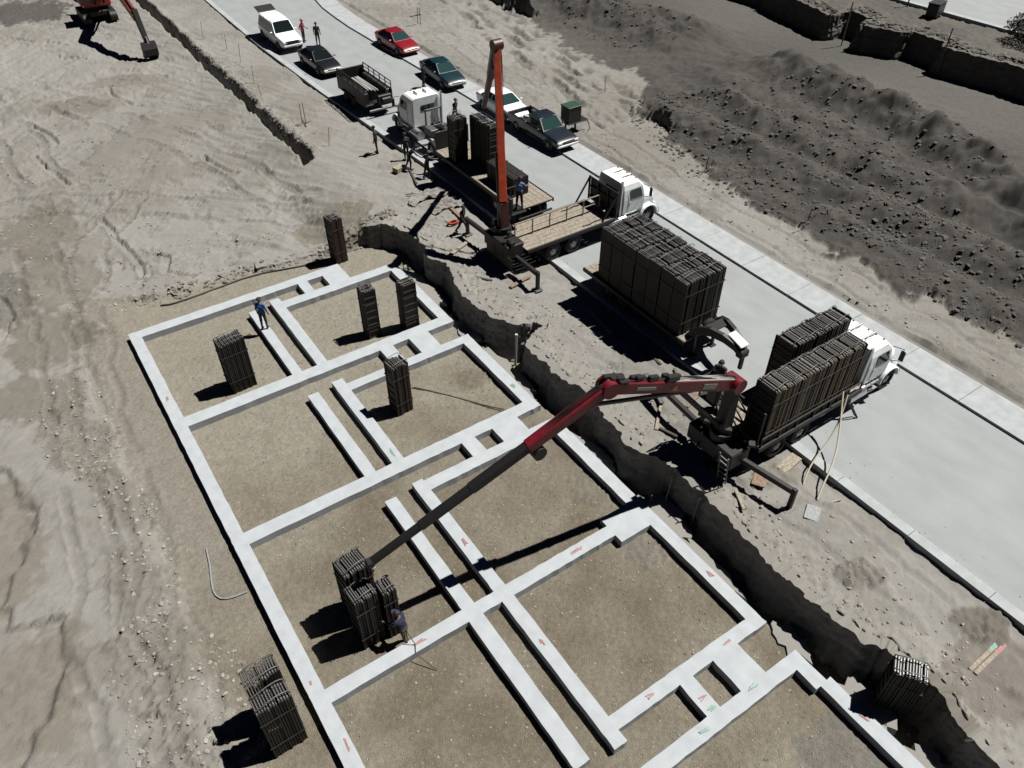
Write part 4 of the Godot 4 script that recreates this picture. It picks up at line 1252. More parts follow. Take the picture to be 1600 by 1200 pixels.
	put("outer_boom", bm(kn, ms, 0.36, 0.40, 0.34, 0.36), mats.crane_red, o)
	var a1 := ms.lerp(en, 0.36)
	var a2 := ms.lerp(en, 0.68)
	put("boom_extension", bm(ms.lerp(kn, 0.1), a1, 0.29, 0.31), mats.black_steel, o)
	put("boom_extension", bm(a1.lerp(ms, 0.1), a2, 0.25, 0.27), mats.black_steel, o)
	put("boom_extension", bm(a2.lerp(a1, 0.1), en, 0.21, 0.23), mats.black_steel, o)
	var gear := MB.new()
	for i in 14:
		var t := rng.randf_range(0.5, 0.98)
		gear.box(head.lerp(kn, t) + Vector3(0, 0.27 + rng.randf() * 0.12, rng.randf_range(-0.12, 0.12)), Vector3(rng.randf_range(0.25, 0.6), rng.randf_range(0.1, 0.25), 0.16), Basis(Vector3.BACK, -0.36), 0.03)
	put("valve_block", gear, mats.black, o)
	put("lift_cylinder", cy(b2 + Vector3(-0.3, 2.1, 0.0), head.lerp(kn, 0.45) + Vector3(0, -0.28, 0), 0.10, 12), mats.black_steel, o)
	put("fold_cylinder", cy(head.lerp(kn, 0.35) + Vector3(0, -0.30, 0.0), kn.lerp(ms, 0.18) + Vector3(0.05, -0.32, 0), 0.075, 12), mats.grey_steel, o)
	put("winch", cy(ms.lerp(kn, 0.12) + Vector3(0, -0.5, -0.22), ms.lerp(kn, 0.12) + Vector3(0, -0.5, 0.22), 0.24, 16), mats.black_steel, o)
	for k in 3:
		var h := []
		for i in 13:
			var t := i / 12.0
			var p := head.lerp(kn, t) if t < 0.999 else kn
			h.append(p + Vector3(0, 0.27 + 0.04 * sin(i * 1.7 + k), 0.07 * (k - 1)))
		for i in range(1, 9): h.append(kn.lerp(ms, i / 8.0) + Vector3(0, 0.24 + 0.08 * sin(i * 0.6), 0.07 * (k - 1)))
		put("hydraulic_hose", tb(h, 0.02, 5), mats.black, o)
	# plates on the boom side
	var dirn := (kn - head).normalized()
	var bs := Basis(dirn, Vector3.UP.slide(dirn).normalized(), dirn.cross(Vector3.UP.slide(dirn).normalized()))
	var sidev := bs.z * (1.0 if bs.z.z > 0 else -1.0)
	var pl := MB.new()
	pl.box(head.lerp(kn, 0.24) + sidev * 0.178, Vector3(0.62, 0.22, 0.012), bs, 0.004)
	pl.box(head.lerp(kn, 0.24) + sidev * 0.178 + Vector3(0.1, 0.0, 0), Vector3(0.5, 0.12, 0.02), bs, 0.004)
	put("maker_plate", pl, mats.decal, o)
	var pb := MB.new()
	pb.box(head.lerp(kn, 0.74) + sidev * 0.172, Vector3(0.8, 0.12, 0.012), bs, 0.004)
	put("maker_plate", pb, mats.decal, o)
	var wt := MB.new()
	var wc := head.lerp(kn, 0.52) + sidev * 0.182
	wt.ftri(wc + bs * Vector3(-0.15, -0.12, 0), wc + bs * Vector3(0.15, -0.12, 0), wc + bs * Vector3(0, 0.14, 0), sidev)
	put("warning_triangle", wt, mats.decal_orange, o)
	put("hook", tb([en + Vector3(0, -0.1, 0), en + Vector3(0, -0.35, 0), en + Vector3(0.09, -0.45, 0), en + Vector3(0, -0.54, 0), en + Vector3(-0.09, -0.45, 0)], 0.025, 6), mats.black_steel, o)
	put("boom_tip", bx(en, Vector3(0.25, 0.3, 0.26), 0.04), mats.black_steel, o)
	var pf := MB.new()
	pf.box(Vector3(0.95, 2.36, -0.95), Vector3(0.9, 0.05, 0.8), Basis(), 0.01)
	put("operator_platform", pf, mats.black_steel, o)
	put("platform_bracket", bm(Vector3(0.5, 2.1, -0.1), Vector3(0.9, 2.3, -0.8), 0.1, 0.12), mats.black_steel, o)
	rail(o, "platform_rail", Vector3(0.55, 2.38, -1.32), Vector3(1.38, 2.38, -1.32), 0.9, 3, mats.black_steel)
	put("valve_bank", bx(Vector3(0.62, 2.8, -0.75), Vector3(0.24, 0.7, 0.45), 0.03), mats.black_steel, o)
	var sg := MB.new()
	for i in 14: sg.box(Vector3(rng.randf_range(0.0, 1.1), 1.45 + rng.randf() * 0.6, rng.randf_range(-1.2, 1.2)), Vector3(rng.randf_range(0.1, 0.35), rng.randf_range(0.1, 0.4), rng.randf_range(0.1, 0.35)), Basis(Vector3.UP, rng.randf()), 0.02)
	put("hydraulic_gear", sg, mats.black_steel, o)
	var lad := MB.new()
	for z in [0.75, 1.15]: lad.beam(Vector3(-0.05, 0.1, z), Vector3(-0.25, 1.55, z), 0.05, 0.05, -1, -1, 0.008)
	for i in 5: lad.box(Vector3(-0.07 - i * 0.036, 0.3 + i * 0.27, 0.95), Vector3(0.04, 0.04, 0.42))
	put("ladder", lad, mats.grey_steel, o)
	outrigger(o, Vector3(0.75, 0.8, 1.0), Vector3(1.15, 0.8, 3.15), -0.14)
	outrigger(o, Vector3(0.75, 0.8, -1.0), Vector3(1.0, 0.8, -3.9), -0.14)
	for k in 2:
		put("air_hose", tb([Vector3(6.4, 0.9, 1.15), Vector3(6.7, 0.5, 1.35 + k * 0.1), Vector3(6.9, 0.12, 1.45 + k * 0.12), Vector3(6.95, 0.03, 1.6)], 0.03, 6), mats.black, o)
	# ---- the tractor and flatbed trailer
	o = thing("semi_tractor", "white semi tractor seen from behind, standing at the near kerb before the flatbed trailer", "truck", Vector3(22.55, R, -39.2), PI * 0.5)
	lorry_chassis(o, -1.6, 6.2, [0.0, 1.3])
	lorry_cab(o, 3.7, 0.3)
	put("fifth_wheel", cy(Vector3(0.6, 1.05, 0), Vector3(0.6, 1.2, 0), 0.48, 18), mats.black_steel, o)
	var fr := MB.new()
	for z in [-0.55, 0.55]: fr.beam(Vector3(2.9, 1.1, z), Vector3(2.9, 2.35, z), 0.09, 0.09, -1, -1, 0.01)
	for y in [1.2, 2.3]: fr.box(Vector3(2.9, y, 0), Vector3(0.09, 0.09, 1.2), Basis(), 0.01)
	put("cable_frame", fr, mats.grey_steel, o)
	for k in 3:
		var h := []
		for i in 10: h.append(Vector3(2.85 - i * 0.16, 1.9 - sin(i / 9.0 * PI) * 0.5, -0.25 + 0.25 * k))
		put("air_hose", tb(h, 0.025, 6), mats.black, o)
	for k in 2: put("air_tank", cy(Vector3(1.9, 1.15, 0.5 + 0.32 * k), Vector3(2.7, 1.15, 0.5 + 0.32 * k), 0.14, 12), mats.bright, o)
	put("tool_box", bx(Vector3(2.2, 1.25, -0.6), Vector3(0.9, 0.45, 0.5), 0.03), mats.grey_steel, o)
	o = thing("flatbed_trailer", "long flatbed trailer with a pale timber deck behind the white semi tractor", "trailer", Vector3(22.05, R, -30.35), PI * 0.5)
	deck(o, 0.0, 8.6, 1.2, 1.18)
	var tf := MB.new()
	for z in [-0.5, 0.5]: tf.box(Vector3(4.4, 0.9, z), Vector3(8.2, 0.34, 0.1), Basis(), 0.01)
	put("frame", tf, mats.black_steel, o)
	for a in [0.9, 2.2]:
		for s in [-1.0, 1.0]: wheel(o, Vector3(a, 0.51, s * 1.0), 0.51, 0.26, s, Vector3.BACK, "white_rim", true)
	put("rear_bar", bx(Vector3(-0.06, 0.65, 0), Vector3(0.1, 0.12, 2.2), 0.02), mats.black_steel, o)
	put("bulkhead", bx(Vector3(8.63, 1.75, 0), Vector3(0.06, 1.1, 2.3), 0.02), mats.black_steel, o)
	# ---- gooseneck trailer loaded with forms
	o = thing("gooseneck_trailer", "black gooseneck trailer loaded high with form stacks beside the near kerb", "trailer", Vector3(21.95, R, -24.4), -PI * 0.5)
	deck(o, 0.0, 6.95, 0.95, 1.2)
	var ts := MB.new()
	for z in [-0.5, 0.5]: ts.box(Vector3(3.4, 0.7, z), Vector3(6.6, 0.28, 0.1), Basis(), 0.01)
	put("frame", ts, mats.black_steel, o)
	for a in [1.6, 2.6]:
		for s in [-1.0, 1.0]: wheel(o, Vector3(a, 0.40, s * 0.95), 0.40, 0.24, s, Vector3.BACK, "rim", true)
	for s in [-0.42, 0.42]:
		var nk := MB.new()
		var nr := []
		for q in [[6.6, 0.70, 1.9, 0.30], [6.85, 1.12, 1.8, 0.34], [7.2, 1.50, 1.6, 0.36], [7.7, 1.68, 1.25, 0.36], [8.3, 1.66, 0.85, 0.34], [8.8, 1.52, 0.55, 0.32], [9.15, 1.28, 0.40, 0.28]]:
			var ring := []
			for e in [[-0.09, -0.5], [0.09, -0.5], [0.09, 0.5], [-0.09, 0.5]]: ring.append(Vector3(float(q[0]) - float(e[1]) * 0.12, float(q[1]) + float(e[1]) * float(q[3]), s * float(q[2]) * 0.95 + float(e[0])))
			nr.append(ring)
		nk.loft(nr, true, false)
		put("neck_beam", nk, mats.black_steel, o)
	put("neck_plate", bx(Vector3(7.55, 1.72, 0), Vector3(0.5, 0.06, 1.1), 0.02), mats.black_steel, o)
	put("neck_head", bx(Vector3(9.1, 1.25, 0), Vector3(0.34, 0.36, 0.5), 0.05), mats.black_steel, o)
	put("neck_cover", bx(Vector3(8.75, 1.74, 0), Vector3(0.85, 0.05, 0.46), 0.02, Basis(Vector3.BACK, -0.25)), mats.white_rim, o)
	put("coupler_leg", bx(Vector3(9.15, 0.78, 0), Vector3(0.16, 0.7, 0.16), 0.02), mats.black_steel, o)
	for s in [-0.6, 0.6]:
		put("landing_leg", bx(Vector3(7.0, 0.5, s), Vector3(0.13, 0.98, 0.13), 0.02), mats.black_steel, o)
		put("landing_foot", bx(Vector3(7.0, 0.03, s), Vector3(0.3, 0.05, 0.3), 0.01), mats.black_steel, o)
	wheel(o, Vector3(7.12, 1.40, 0.0), 0.36, 0.22, 1.0, Vector3.RIGHT, "rim")
	# ---- dark stake-sided trailer by the kerb
	o = thing("stake_trailer", "dark steel-sided trailer filled with pale pipes at the near kerb", "trailer", Vector3(21.75, R, -50.35), 0.0)
	put("floor", bx(Vector3(0, 0.72, 0), Vector3(2.0, 0.12, 4.3), 0.02), mats.black_steel, o)
	for s in [-1.0, 1.0]:
		put("side_wall", bx(Vector3(s * 1.0, 1.1, 0), Vector3(0.10, 0.95, 4.3), 0.02), mats.black_steel, o)
		put("side_locker", bx(Vector3(s * 0.80, 1.12, 0.1), Vector3(0.30, 0.78, 3.7), 0.03), mats.black_steel if s < 0 else mats.grey_steel, o)
		for z in [-0.95, 0.15]: wheel(o, Vector3(s * 0.98, 0.38, z), 0.38, 0.22, s, Vector3.RIGHT)
		put("mudguard", bx(Vector3(s * 1.02, 0.82, -0.4), Vector3(0.28, 0.05, 2.1), 0.02), mats.black_steel, o)
	for s in [-1.0, 1.0]: rail(o, "stake_rail", Vector3(s * 1.0, 1.55, -2.1), Vector3(s * 1.0, 1.55, 2.1), 0.5, 6, mats.black_steel)
	put("front_bulkhead", bx(Vector3(0, 1.25, -2.2), Vector3(2.1, 1.3, 0.08), 0.02), mats.black, o)
	var tg := MB.new()
	tg.box(Vector3(0.35, 1.0, 2.25), Vector3(1.0, 0.7, 0.3), Basis(), 0.05)
	tg.cyl(Vector3(0.1, 1.05, 2.45), Vector3(0.7, 1.05, 2.45), 0.16, 0.16, 12)
	put("winch", tg, mats.black_steel, o)
	put("bumper", bx(Vector3(0.1, 0.5, 2.5), Vector3(2.1, 0.16, 0.14), 0.03), mats.grey_steel, o)
	for i in 5:
		single("pipe", cy(Vector3(0, 0.0, -1.3), Vector3(0, 0.0, 1.3 + 0.1 * i), 0.05, 10), mats.pvc, "long pale pipe lying in the dark stake-sided trailer", "pipe", Vector3(21.3 + i * 0.13, R + 1.55, -50.1 + 0.1 * sin(i * 3.0)), 0.03 * sin(i * 2.0), "pipes in the trailer")
	for i in 4:
		var jb := bx(Vector3(0, 0.14, 0), Vector3(0.3, 0.28, 0.25), 0.05)
		single("equipment_case", jb, mats.grey_steel, "small grey equipment case inside the dark stake-sided trailer", "case", Vector3(21.25 + i * 0.3, R + 0.785 if i < 0 else R + 0.785, -51.9 + (i % 2) * 0.35), rng.randf(), "cases in the trailer")
	single("pipe_cradle", bx(Vector3(0, 0.36, 0), Vector3(0.85, 0.72, 2.3), 0.03), mats.black_steel, "black steel cradle holding up the pipes in the dark trailer", "cradle", Vector3(21.52, R + 0.78, -50.0))

# ------------------------------------------------------------------ people
func net(bones: Array, cell: float, smooth: float, b: MB) -> void:
	# surface nets over the smooth union of tapered capsules [a, b, ra, rb, colour]
	var lo := Vector3.ONE * 1e9
	var hi := -lo
	for q in bones:
		for e in [0, 1]:
			var r: float = float(q[2 + e]) + smooth + cell * 2.0
			lo = lo.min(q[e] - Vector3.ONE * r)
			hi = hi.max(q[e] + Vector3.ONE * r)
	var nx := int((hi.x - lo.x) / cell) + 2
	var ny := int((hi.y - lo.y) / cell) + 2
	var nz := int((hi.z - lo.z) / cell) + 2
	var f := PackedFloat32Array()
	f.resize(nx * ny * nz)
	f.fill(1.0)
	for q in bones:
		var a: Vector3 = q[0]
		var d: Vector3 = q[1] - a
		var dd := maxf(d.length_squared(), 1e-9)
		var r0: float = q[2]
		var r1: float = q[3]
		var g := maxf(r0, r1) + smooth + cell * 1.8
		var m := ((a.min(q[1]) - Vector3.ONE * g - lo) / cell).floor()
		var n := ((a.max(q[1]) + Vector3.ONE * g - lo) / cell).ceil()
		for k in range(maxi(int(m.z), 0), mini(int(n.z), nz - 1) + 1):
			for j in range(maxi(int(m.y), 0), mini(int(n.y), ny - 1) + 1):
				for i in range(maxi(int(m.x), 0), mini(int(n.x), nx - 1) + 1):
					var p := lo + Vector3(i, j, k) * cell
					var t := clampf((p - a).dot(d) / dd, 0, 1)
					var v := (p - a - d * t).length() - lerpf(r0, r1, t)
					var id := (k * ny + j) * nx + i
					var o := f[id]
					var h := maxf(smooth - absf(o - v), 0.0) / smooth
					f[id] = minf(o, v) - h * h * smooth * 0.25
	var vid := {}
	var pos := PackedVector3Array()
	var off := [0, 1, nx, nx + 1, nx * ny, nx * ny + 1, nx * ny + nx, nx * ny + nx + 1]
	for k in nz - 1:
		for j in ny - 1:
			for i in nx - 1:
				var id := (k * ny + j) * nx + i
				var first := f[id] < 0.0
				var mixed := false
				for q in range(1, 8):
					if (f[id + off[q]] < 0.0) != first:
						mixed = true
						break
				if not mixed: continue
				var s := Vector3.ZERO
				var c := 0
				for e in [[0, 1], [0, 2], [0, 4], [1, 3], [1, 5], [2, 3], [2, 6], [3, 7], [4, 5], [4, 6], [5, 7], [6, 7]]:
					var va := f[id + off[e[0]]]
					var vb := f[id + off[e[1]]]
					if (va < 0.0) == (vb < 0.0): continue
					var t := va / (va - vb)
					var pa := Vector3(e[0] & 1, (e[0] >> 1) & 1, e[0] >> 2)
					var pb := Vector3(e[1] & 1, (e[1] >> 1) & 1, e[1] >> 2)
					s += pa.lerp(pb, t)
					c += 1
				vid[id] = pos.size()
				pos.append(lo + (Vector3(i, j, k) + s / c) * cell)
	var nor := PackedVector3Array()
	nor.resize(pos.size())
	var tris := PackedInt32Array()
	for id in vid:
		var i: int = id % nx
		var j: int = (id / nx) % ny
		var k: int = id / (nx * ny)
		for ax in 3:
			var st: int = [1, nx, nx * ny][ax]
			var u: int = [nx, nx * ny, 1][ax]
			var w: int = [nx * ny, 1, nx][ax]
			if (f[id] < 0.0) == (f[id + st] < 0.0): continue
			if not (vid.has(id - u) and vid.has(id - w) and vid.has(id - u - w)): continue
			var q := [vid[id], vid[id - u], vid[id - u - w], vid[id - w]]
			if f[id] >= 0.0: q.reverse()
			for t in [q[0], q[1], q[2], q[0], q[2], q[3]]: tris.append(t)
	for t in range(0, tris.size(), 3):
		var w := (pos[tris[t + 1]] - pos[tris[t]]).cross(pos[tris[t + 2]] - pos[tris[t]])
		for e in 3: nor[tris[t + e]] += w
	var cols := PackedColorArray()
	for p in pos:
		var best := 1e9
		var c := Color.WHITE
		for q in bones:
			var a: Vector3 = q[0]
			var d: Vector3 = q[1] - a
			var t := clampf((p - a).dot(d) / maxf(d.length_squared(), 1e-9), 0, 1)
			var v := (p - a - d * t).length() - lerpf(q[2], q[3], t)
			if v < best:
				best = v
				c = q[4]
		cols.append(c)
	for t in range(0, tris.size(), 3):
		for e in [0, 2, 1]:
			var id := tris[t + e]
			b.v.append(pos[id]); b.n.append(nor[id].normalized()); b.c.append(cols[id])
func person(label: String, at: Vector3, turn: float, pose: Dictionary, shirt: Color, legs: Color, hat: Color, tall := 1.0) -> void:
	var skin := Color(0.30, 0.17, 0.11)
	var boot := Color(0.04, 0.03, 0.025)
	var o := thing("person", label, "person", at, turn)
	var bo := []
	var hip := Vector3(0, 0, 0)
	var low := 0.0
	var feet := []
	for s in [0, 1]:
		var sx := -1.0 if s == 0 else 1.0
		var lg: Array = pose.legs[s]
		var h := hip + Vector3(sx * 0.09, -0.02, 0)
		var sp: float = lg[2] if lg.size() > 2 else 0.06
		var k := h + Vector3(sx * sp * 0.5, -cos(lg[0]), sin(lg[0])).normalized() * 0.43
		var an := k + Vector3(sx * sp * 0.3, -cos(lg[0] - lg[1]), sin(lg[0] - lg[1])).normalized() * 0.41
		bo.append([h, k, 0.092, 0.064, legs])
		bo.append([k, an, 0.062, 0.046, legs])
		feet.append(an)
		low = minf(low, an.y)
	for an in feet:
		bo.append([an + Vector3(0, -0.035, -0.03), an + Vector3(0, -0.052, 0.14), 0.046, 0.036, boot])
	var up := Vector3(0, cos(pose.lean), sin(pose.lean))
	var fw := Vector3(0, -sin(pose.lean), cos(pose.lean))
	bo.append([hip + Vector3(-0.06, 0.02, 0), hip + Vector3(0.06, 0.02, 0), 0.115, 0.115, legs])
	bo.append([hip + up * 0.12 + Vector3(-0.06, 0, 0), hip + up * 0.12 + Vector3(0.06, 0, 0), 0.105, 0.105, shirt])
	var ch := hip + up * 0.34
	bo.append([hip + up * 0.14, ch, 0.12, 0.13, shirt])
	bo.append([ch + Vector3(-0.08, 0, 0), ch + Vector3(0.08, 0, 0), 0.118, 0.118, shirt])
	var sh := hip + up * 0.47
	bo.append([sh + Vector3(-0.13, -0.01, 0), sh + Vector3(0.13, -0.01, 0), 0.075, 0.075, shirt])
	var nk := hip + up * 0.57 + fw * 0.01
	var hd := nk + (up + Vector3(0, 0.35, 0)).normalized() * 0.14 + fw * 0.02
	bo.append([sh, nk, 0.06, 0.055, skin])
	bo.append([hd + Vector3(0, -0.02, 0.012), hd + Vector3(0, 0.045, -0.015), 0.078, 0.088, skin])
	bo.append([hd + Vector3(0, -0.07, 0.04), hd + Vector3(0, -0.02, 0.05), 0.048, 0.055, skin])
	bo.append([hd + Vector3(0, -0.012, 0.095), hd + Vector3(0, -0.04, 0.112), 0.012, 0.016, skin])
	for s in [-1.0, 1.0]: bo.append([hd + Vector3(s * 0.088, -0.02, -0.005), hd + Vector3(s * 0.09, 0.015, -0.01), 0.016, 0.018, skin])
	var b := MB.new()
	for s in [0, 1]:
		var sx := -1.0 if s == 0 else 1.0
		var ar: Array = pose.arms[s]
		var a := sh + Vector3(sx * 0.19, -0.02, 0)
		var out: float = ar[2] if ar.size() > 2 else 0.18
		var el := a + Vector3(sx * out, -cos(ar[0]), sin(ar[0])).normalized() * 0.29
		var t: float = ar[0] + ar[1]
		var wr := el + Vector3(sx * out * 0.3, -cos(t), sin(t)).normalized() * 0.25
		bo.append([a, el, 0.058, 0.043, shirt])
		bo.append([el, wr, 0.042, 0.029, shirt if pose.get("sleeves", true) else skin])
		var d := (wr - el).normalized()
		bo.append([wr, wr + d * 0.075, 0.030, 0.034, skin])
		# four fingers and a thumb, lightly curled
		var side := d.cross(Vector3(sx, 0, 0)).normalized()
		var palm := d.cross(side).normalized()
		b.col = skin
		for k in 4:
			var root := wr + d * 0.085 + side * (k - 1.5) * 0.019
			var ln: float = [0.036, 0.042, 0.039, 0.030][k]
			var m := root + d * ln
			b.cyl(root, m, 0.0095, 0.009, 6, true)
			b.cyl(m, m + (d + palm * 0.8).normalized() * ln * 0.8, 0.009, 0.0075, 6, true)
		var th := wr + d * 0.03 + side * -0.032
		var tm := th + (d * 0.8 - side * 0.7).normalized() * 0.035
		b.cyl(th, tm, 0.011, 0.010, 6, true)
		b.cyl(tm, tm + (d + palm * 0.3).normalized() * 0.028, 0.010, 0.008, 6, true)
	b.col = Color(0.02, 0.015, 0.012)
	for s in [-1.0, 1.0]: b.box(hd + Vector3(s * 0.032, 0.008, 0.088), Vector3(0.022, 0.010, 0.012), Basis(), 0.003)
	b.col = Color(0.22, 0.09, 0.07)
	b.box(hd + Vector3(0, -0.062, 0.096), Vector3(0.045, 0.009, 0.010), Basis(), 0.002)
	net(bo, 0.027, 0.035, b)
	var lift := -(low - 0.09) if not pose.has("seat") else float(pose.seat)
	var body := put("body", b, mats.people, o, Vector3(0, lift, 0))
	var h := MB.new()
	var rings := []
	for q in [[0.112, 0.028], [0.106, 0.07], [0.082, 0.115], [0.04, 0.138], [0.006, 0.142]]:
		var r := []
		for k in 12: r.append(hd + Vector3(cos(TAU * k / 12.0) * float(q[0]) * 0.92, q[1], sin(TAU * k / 12.0) * float(q[0]) * 1.04 - 0.01))
		rings.append(r)
	h.loft(rings)
	var brim := []
	for k in 14:
		var t := TAU * k / 14.0
		brim.append(Vector2(hd.x + cos(t) * 0.115, hd.z + sin(t) * (0.19 if sin(t) > 0 else 0.125)))
	h.prism(brim, hd.y + 0.026, hd.y + 0.036)
	var hm := StandardMaterial3D.new()
	hm.albedo_color = (hat * DULL).linear_to_srgb()
	hm.roughness = 0.8
	put("cap", h, hm, o, Vector3(0, lift, 0))
	o.scale = Vector3.ONE * tall
func make_people() -> void:
	var dark := Color(0.012, 0.012, 0.015)
	var stand := {"lean": 0.03, "arms": [[0.05, 0.25], [0.0, 0.3]], "legs": [[0.05, 0.06], [-0.06, 0.05]]}
	var hips := {"lean": 0.0, "arms": [[-0.3, 1.4, 0.5], [-0.25, 1.3, 0.5]], "legs": [[0.06, 0.05, 0.2], [-0.05, 0.05, 0.2]]}
	var walk := {"lean": 0.1, "arms": [[0.45, 0.4], [-0.4, 0.3]], "legs": [[-0.35, 0.25], [0.38, 0.12]]}
	var bend := {"lean": 0.75, "arms": [[0.75, 0.3], [0.6, 0.4]], "legs": [[0.25, 0.35], [-0.2, 0.2]]}
	var reach := {"lean": 0.25, "arms": [[1.1, 0.3], [0.9, 0.5]], "legs": [[0.15, 0.2], [-0.2, 0.1]]}
	var sit := {"lean": 0.08, "arms": [[0.7, 0.8], [0.6, 0.9]], "legs": [[1.35, 1.3], [1.3, 1.35]], "seat": 0.0}
	person("person in a bright blue shirt and cap standing on a narrow footing strip", Vector3(6.82, FT + 0.005, -31.3), 2.4, stand, Color(0.03, 0.16, 0.55), Color(0.03, 0.045, 0.09), Color(0.02, 0.02, 0.03))
	person("person in navy work clothes bending against the hoisted form stacks", Vector3(4.6, ground_y(4.6, -13.05) - 0.005, -13.02), -2.7, reach, Color(0.018, 0.02, 0.07), Color(0.16, 0.12, 0.08), Color(0.02, 0.02, 0.05))
	person("person in a red top standing by the nose of the white van", Vector3(23.15, R + 0.004, -64.7), 0.6, hips, Color(0.40, 0.03, 0.03), Color(0.015, 0.015, 0.02), Color(0.35, 0.03, 0.03))
	person("person in dark clothes standing alone on the open road", Vector3(23.8, R + 0.004, -63.3), 2.6, stand, dark, Color(0.015, 0.018, 0.02), dark)
	person("person in black beside the rear door of the teal sedan", Vector3(26.55, R + 0.004, -50.7), 1.2, stand, dark, Color(0.02, 0.02, 0.018), dark)
	person("person in black jacket walking past the white semi tractor", Vector3(25.2, R + 0.004, -44.0), 0.3, walk, dark, dark, dark)
	person("person in dark clothes standing on the dirt at the kerb near the survey stakes", Vector3(18.95, ground_y(18.95, -43.2) - 0.005, -43.2), -2.2, stand, Color(0.025, 0.025, 0.022), dark, Color(0.02, 0.02, 0.02))
	person("person bending over beside the flatbed trailer with a box at the feet", Vector3(19.55, ground_y(19.55, -40.0) - 0.005, -40.0), 1.0, bend, dark, Color(0.02, 0.02, 0.02), dark)
	person("person in a grey shirt working next to the trailer frame", Vector3(20.0, ground_y(20.0, -38.6) - 0.005, -38.6), 1.6, reach, Color(0.12, 0.13, 0.16), dark, Color(0.1, 0.1, 0.12))
	person("person in a dark hooded top standing between the tool crate and the flatbed wheels", Vector3(20.05, ground_y(20.05, -41.3) - 0.005, -41.3), 2.9, stand, Color(0.03, 0.03, 0.035), dark, dark)
	person("person in dark clothes on the bank beside the orange coil", Vector3(18.45, ground_y(18.45, -32.0) - 0.005, -32.0), 0.4, walk, dark, dark, dark)
	person("person in a light blue shirt standing on the platform of the upright crane", Vector3(20.05, R + 2.19, -28.95), 2.2, {"lean": 0.12, "arms": [[0.8, 0.6], [0.8, 0.6]], "legs": [[0.05, 0.05, 0.15], [-0.05, 0.05, 0.15]], "sleeves": false}, Color(0.16, 0.28, 0.60), Color(0.02, 0.02, 0.03), Color(0.03, 0.02, 0.02))
	person("person in black standing on the platform behind the red crane boom", Vector3(18.12, R + 2.39, -13.32), -1.2, {"lean": 0.2, "arms": [[0.8, 0.6], [0.8, 0.6]], "legs": [[0.1, 0.1, 0.15], [-0.05, 0.05, 0.15]]}, dark, dark, dark)

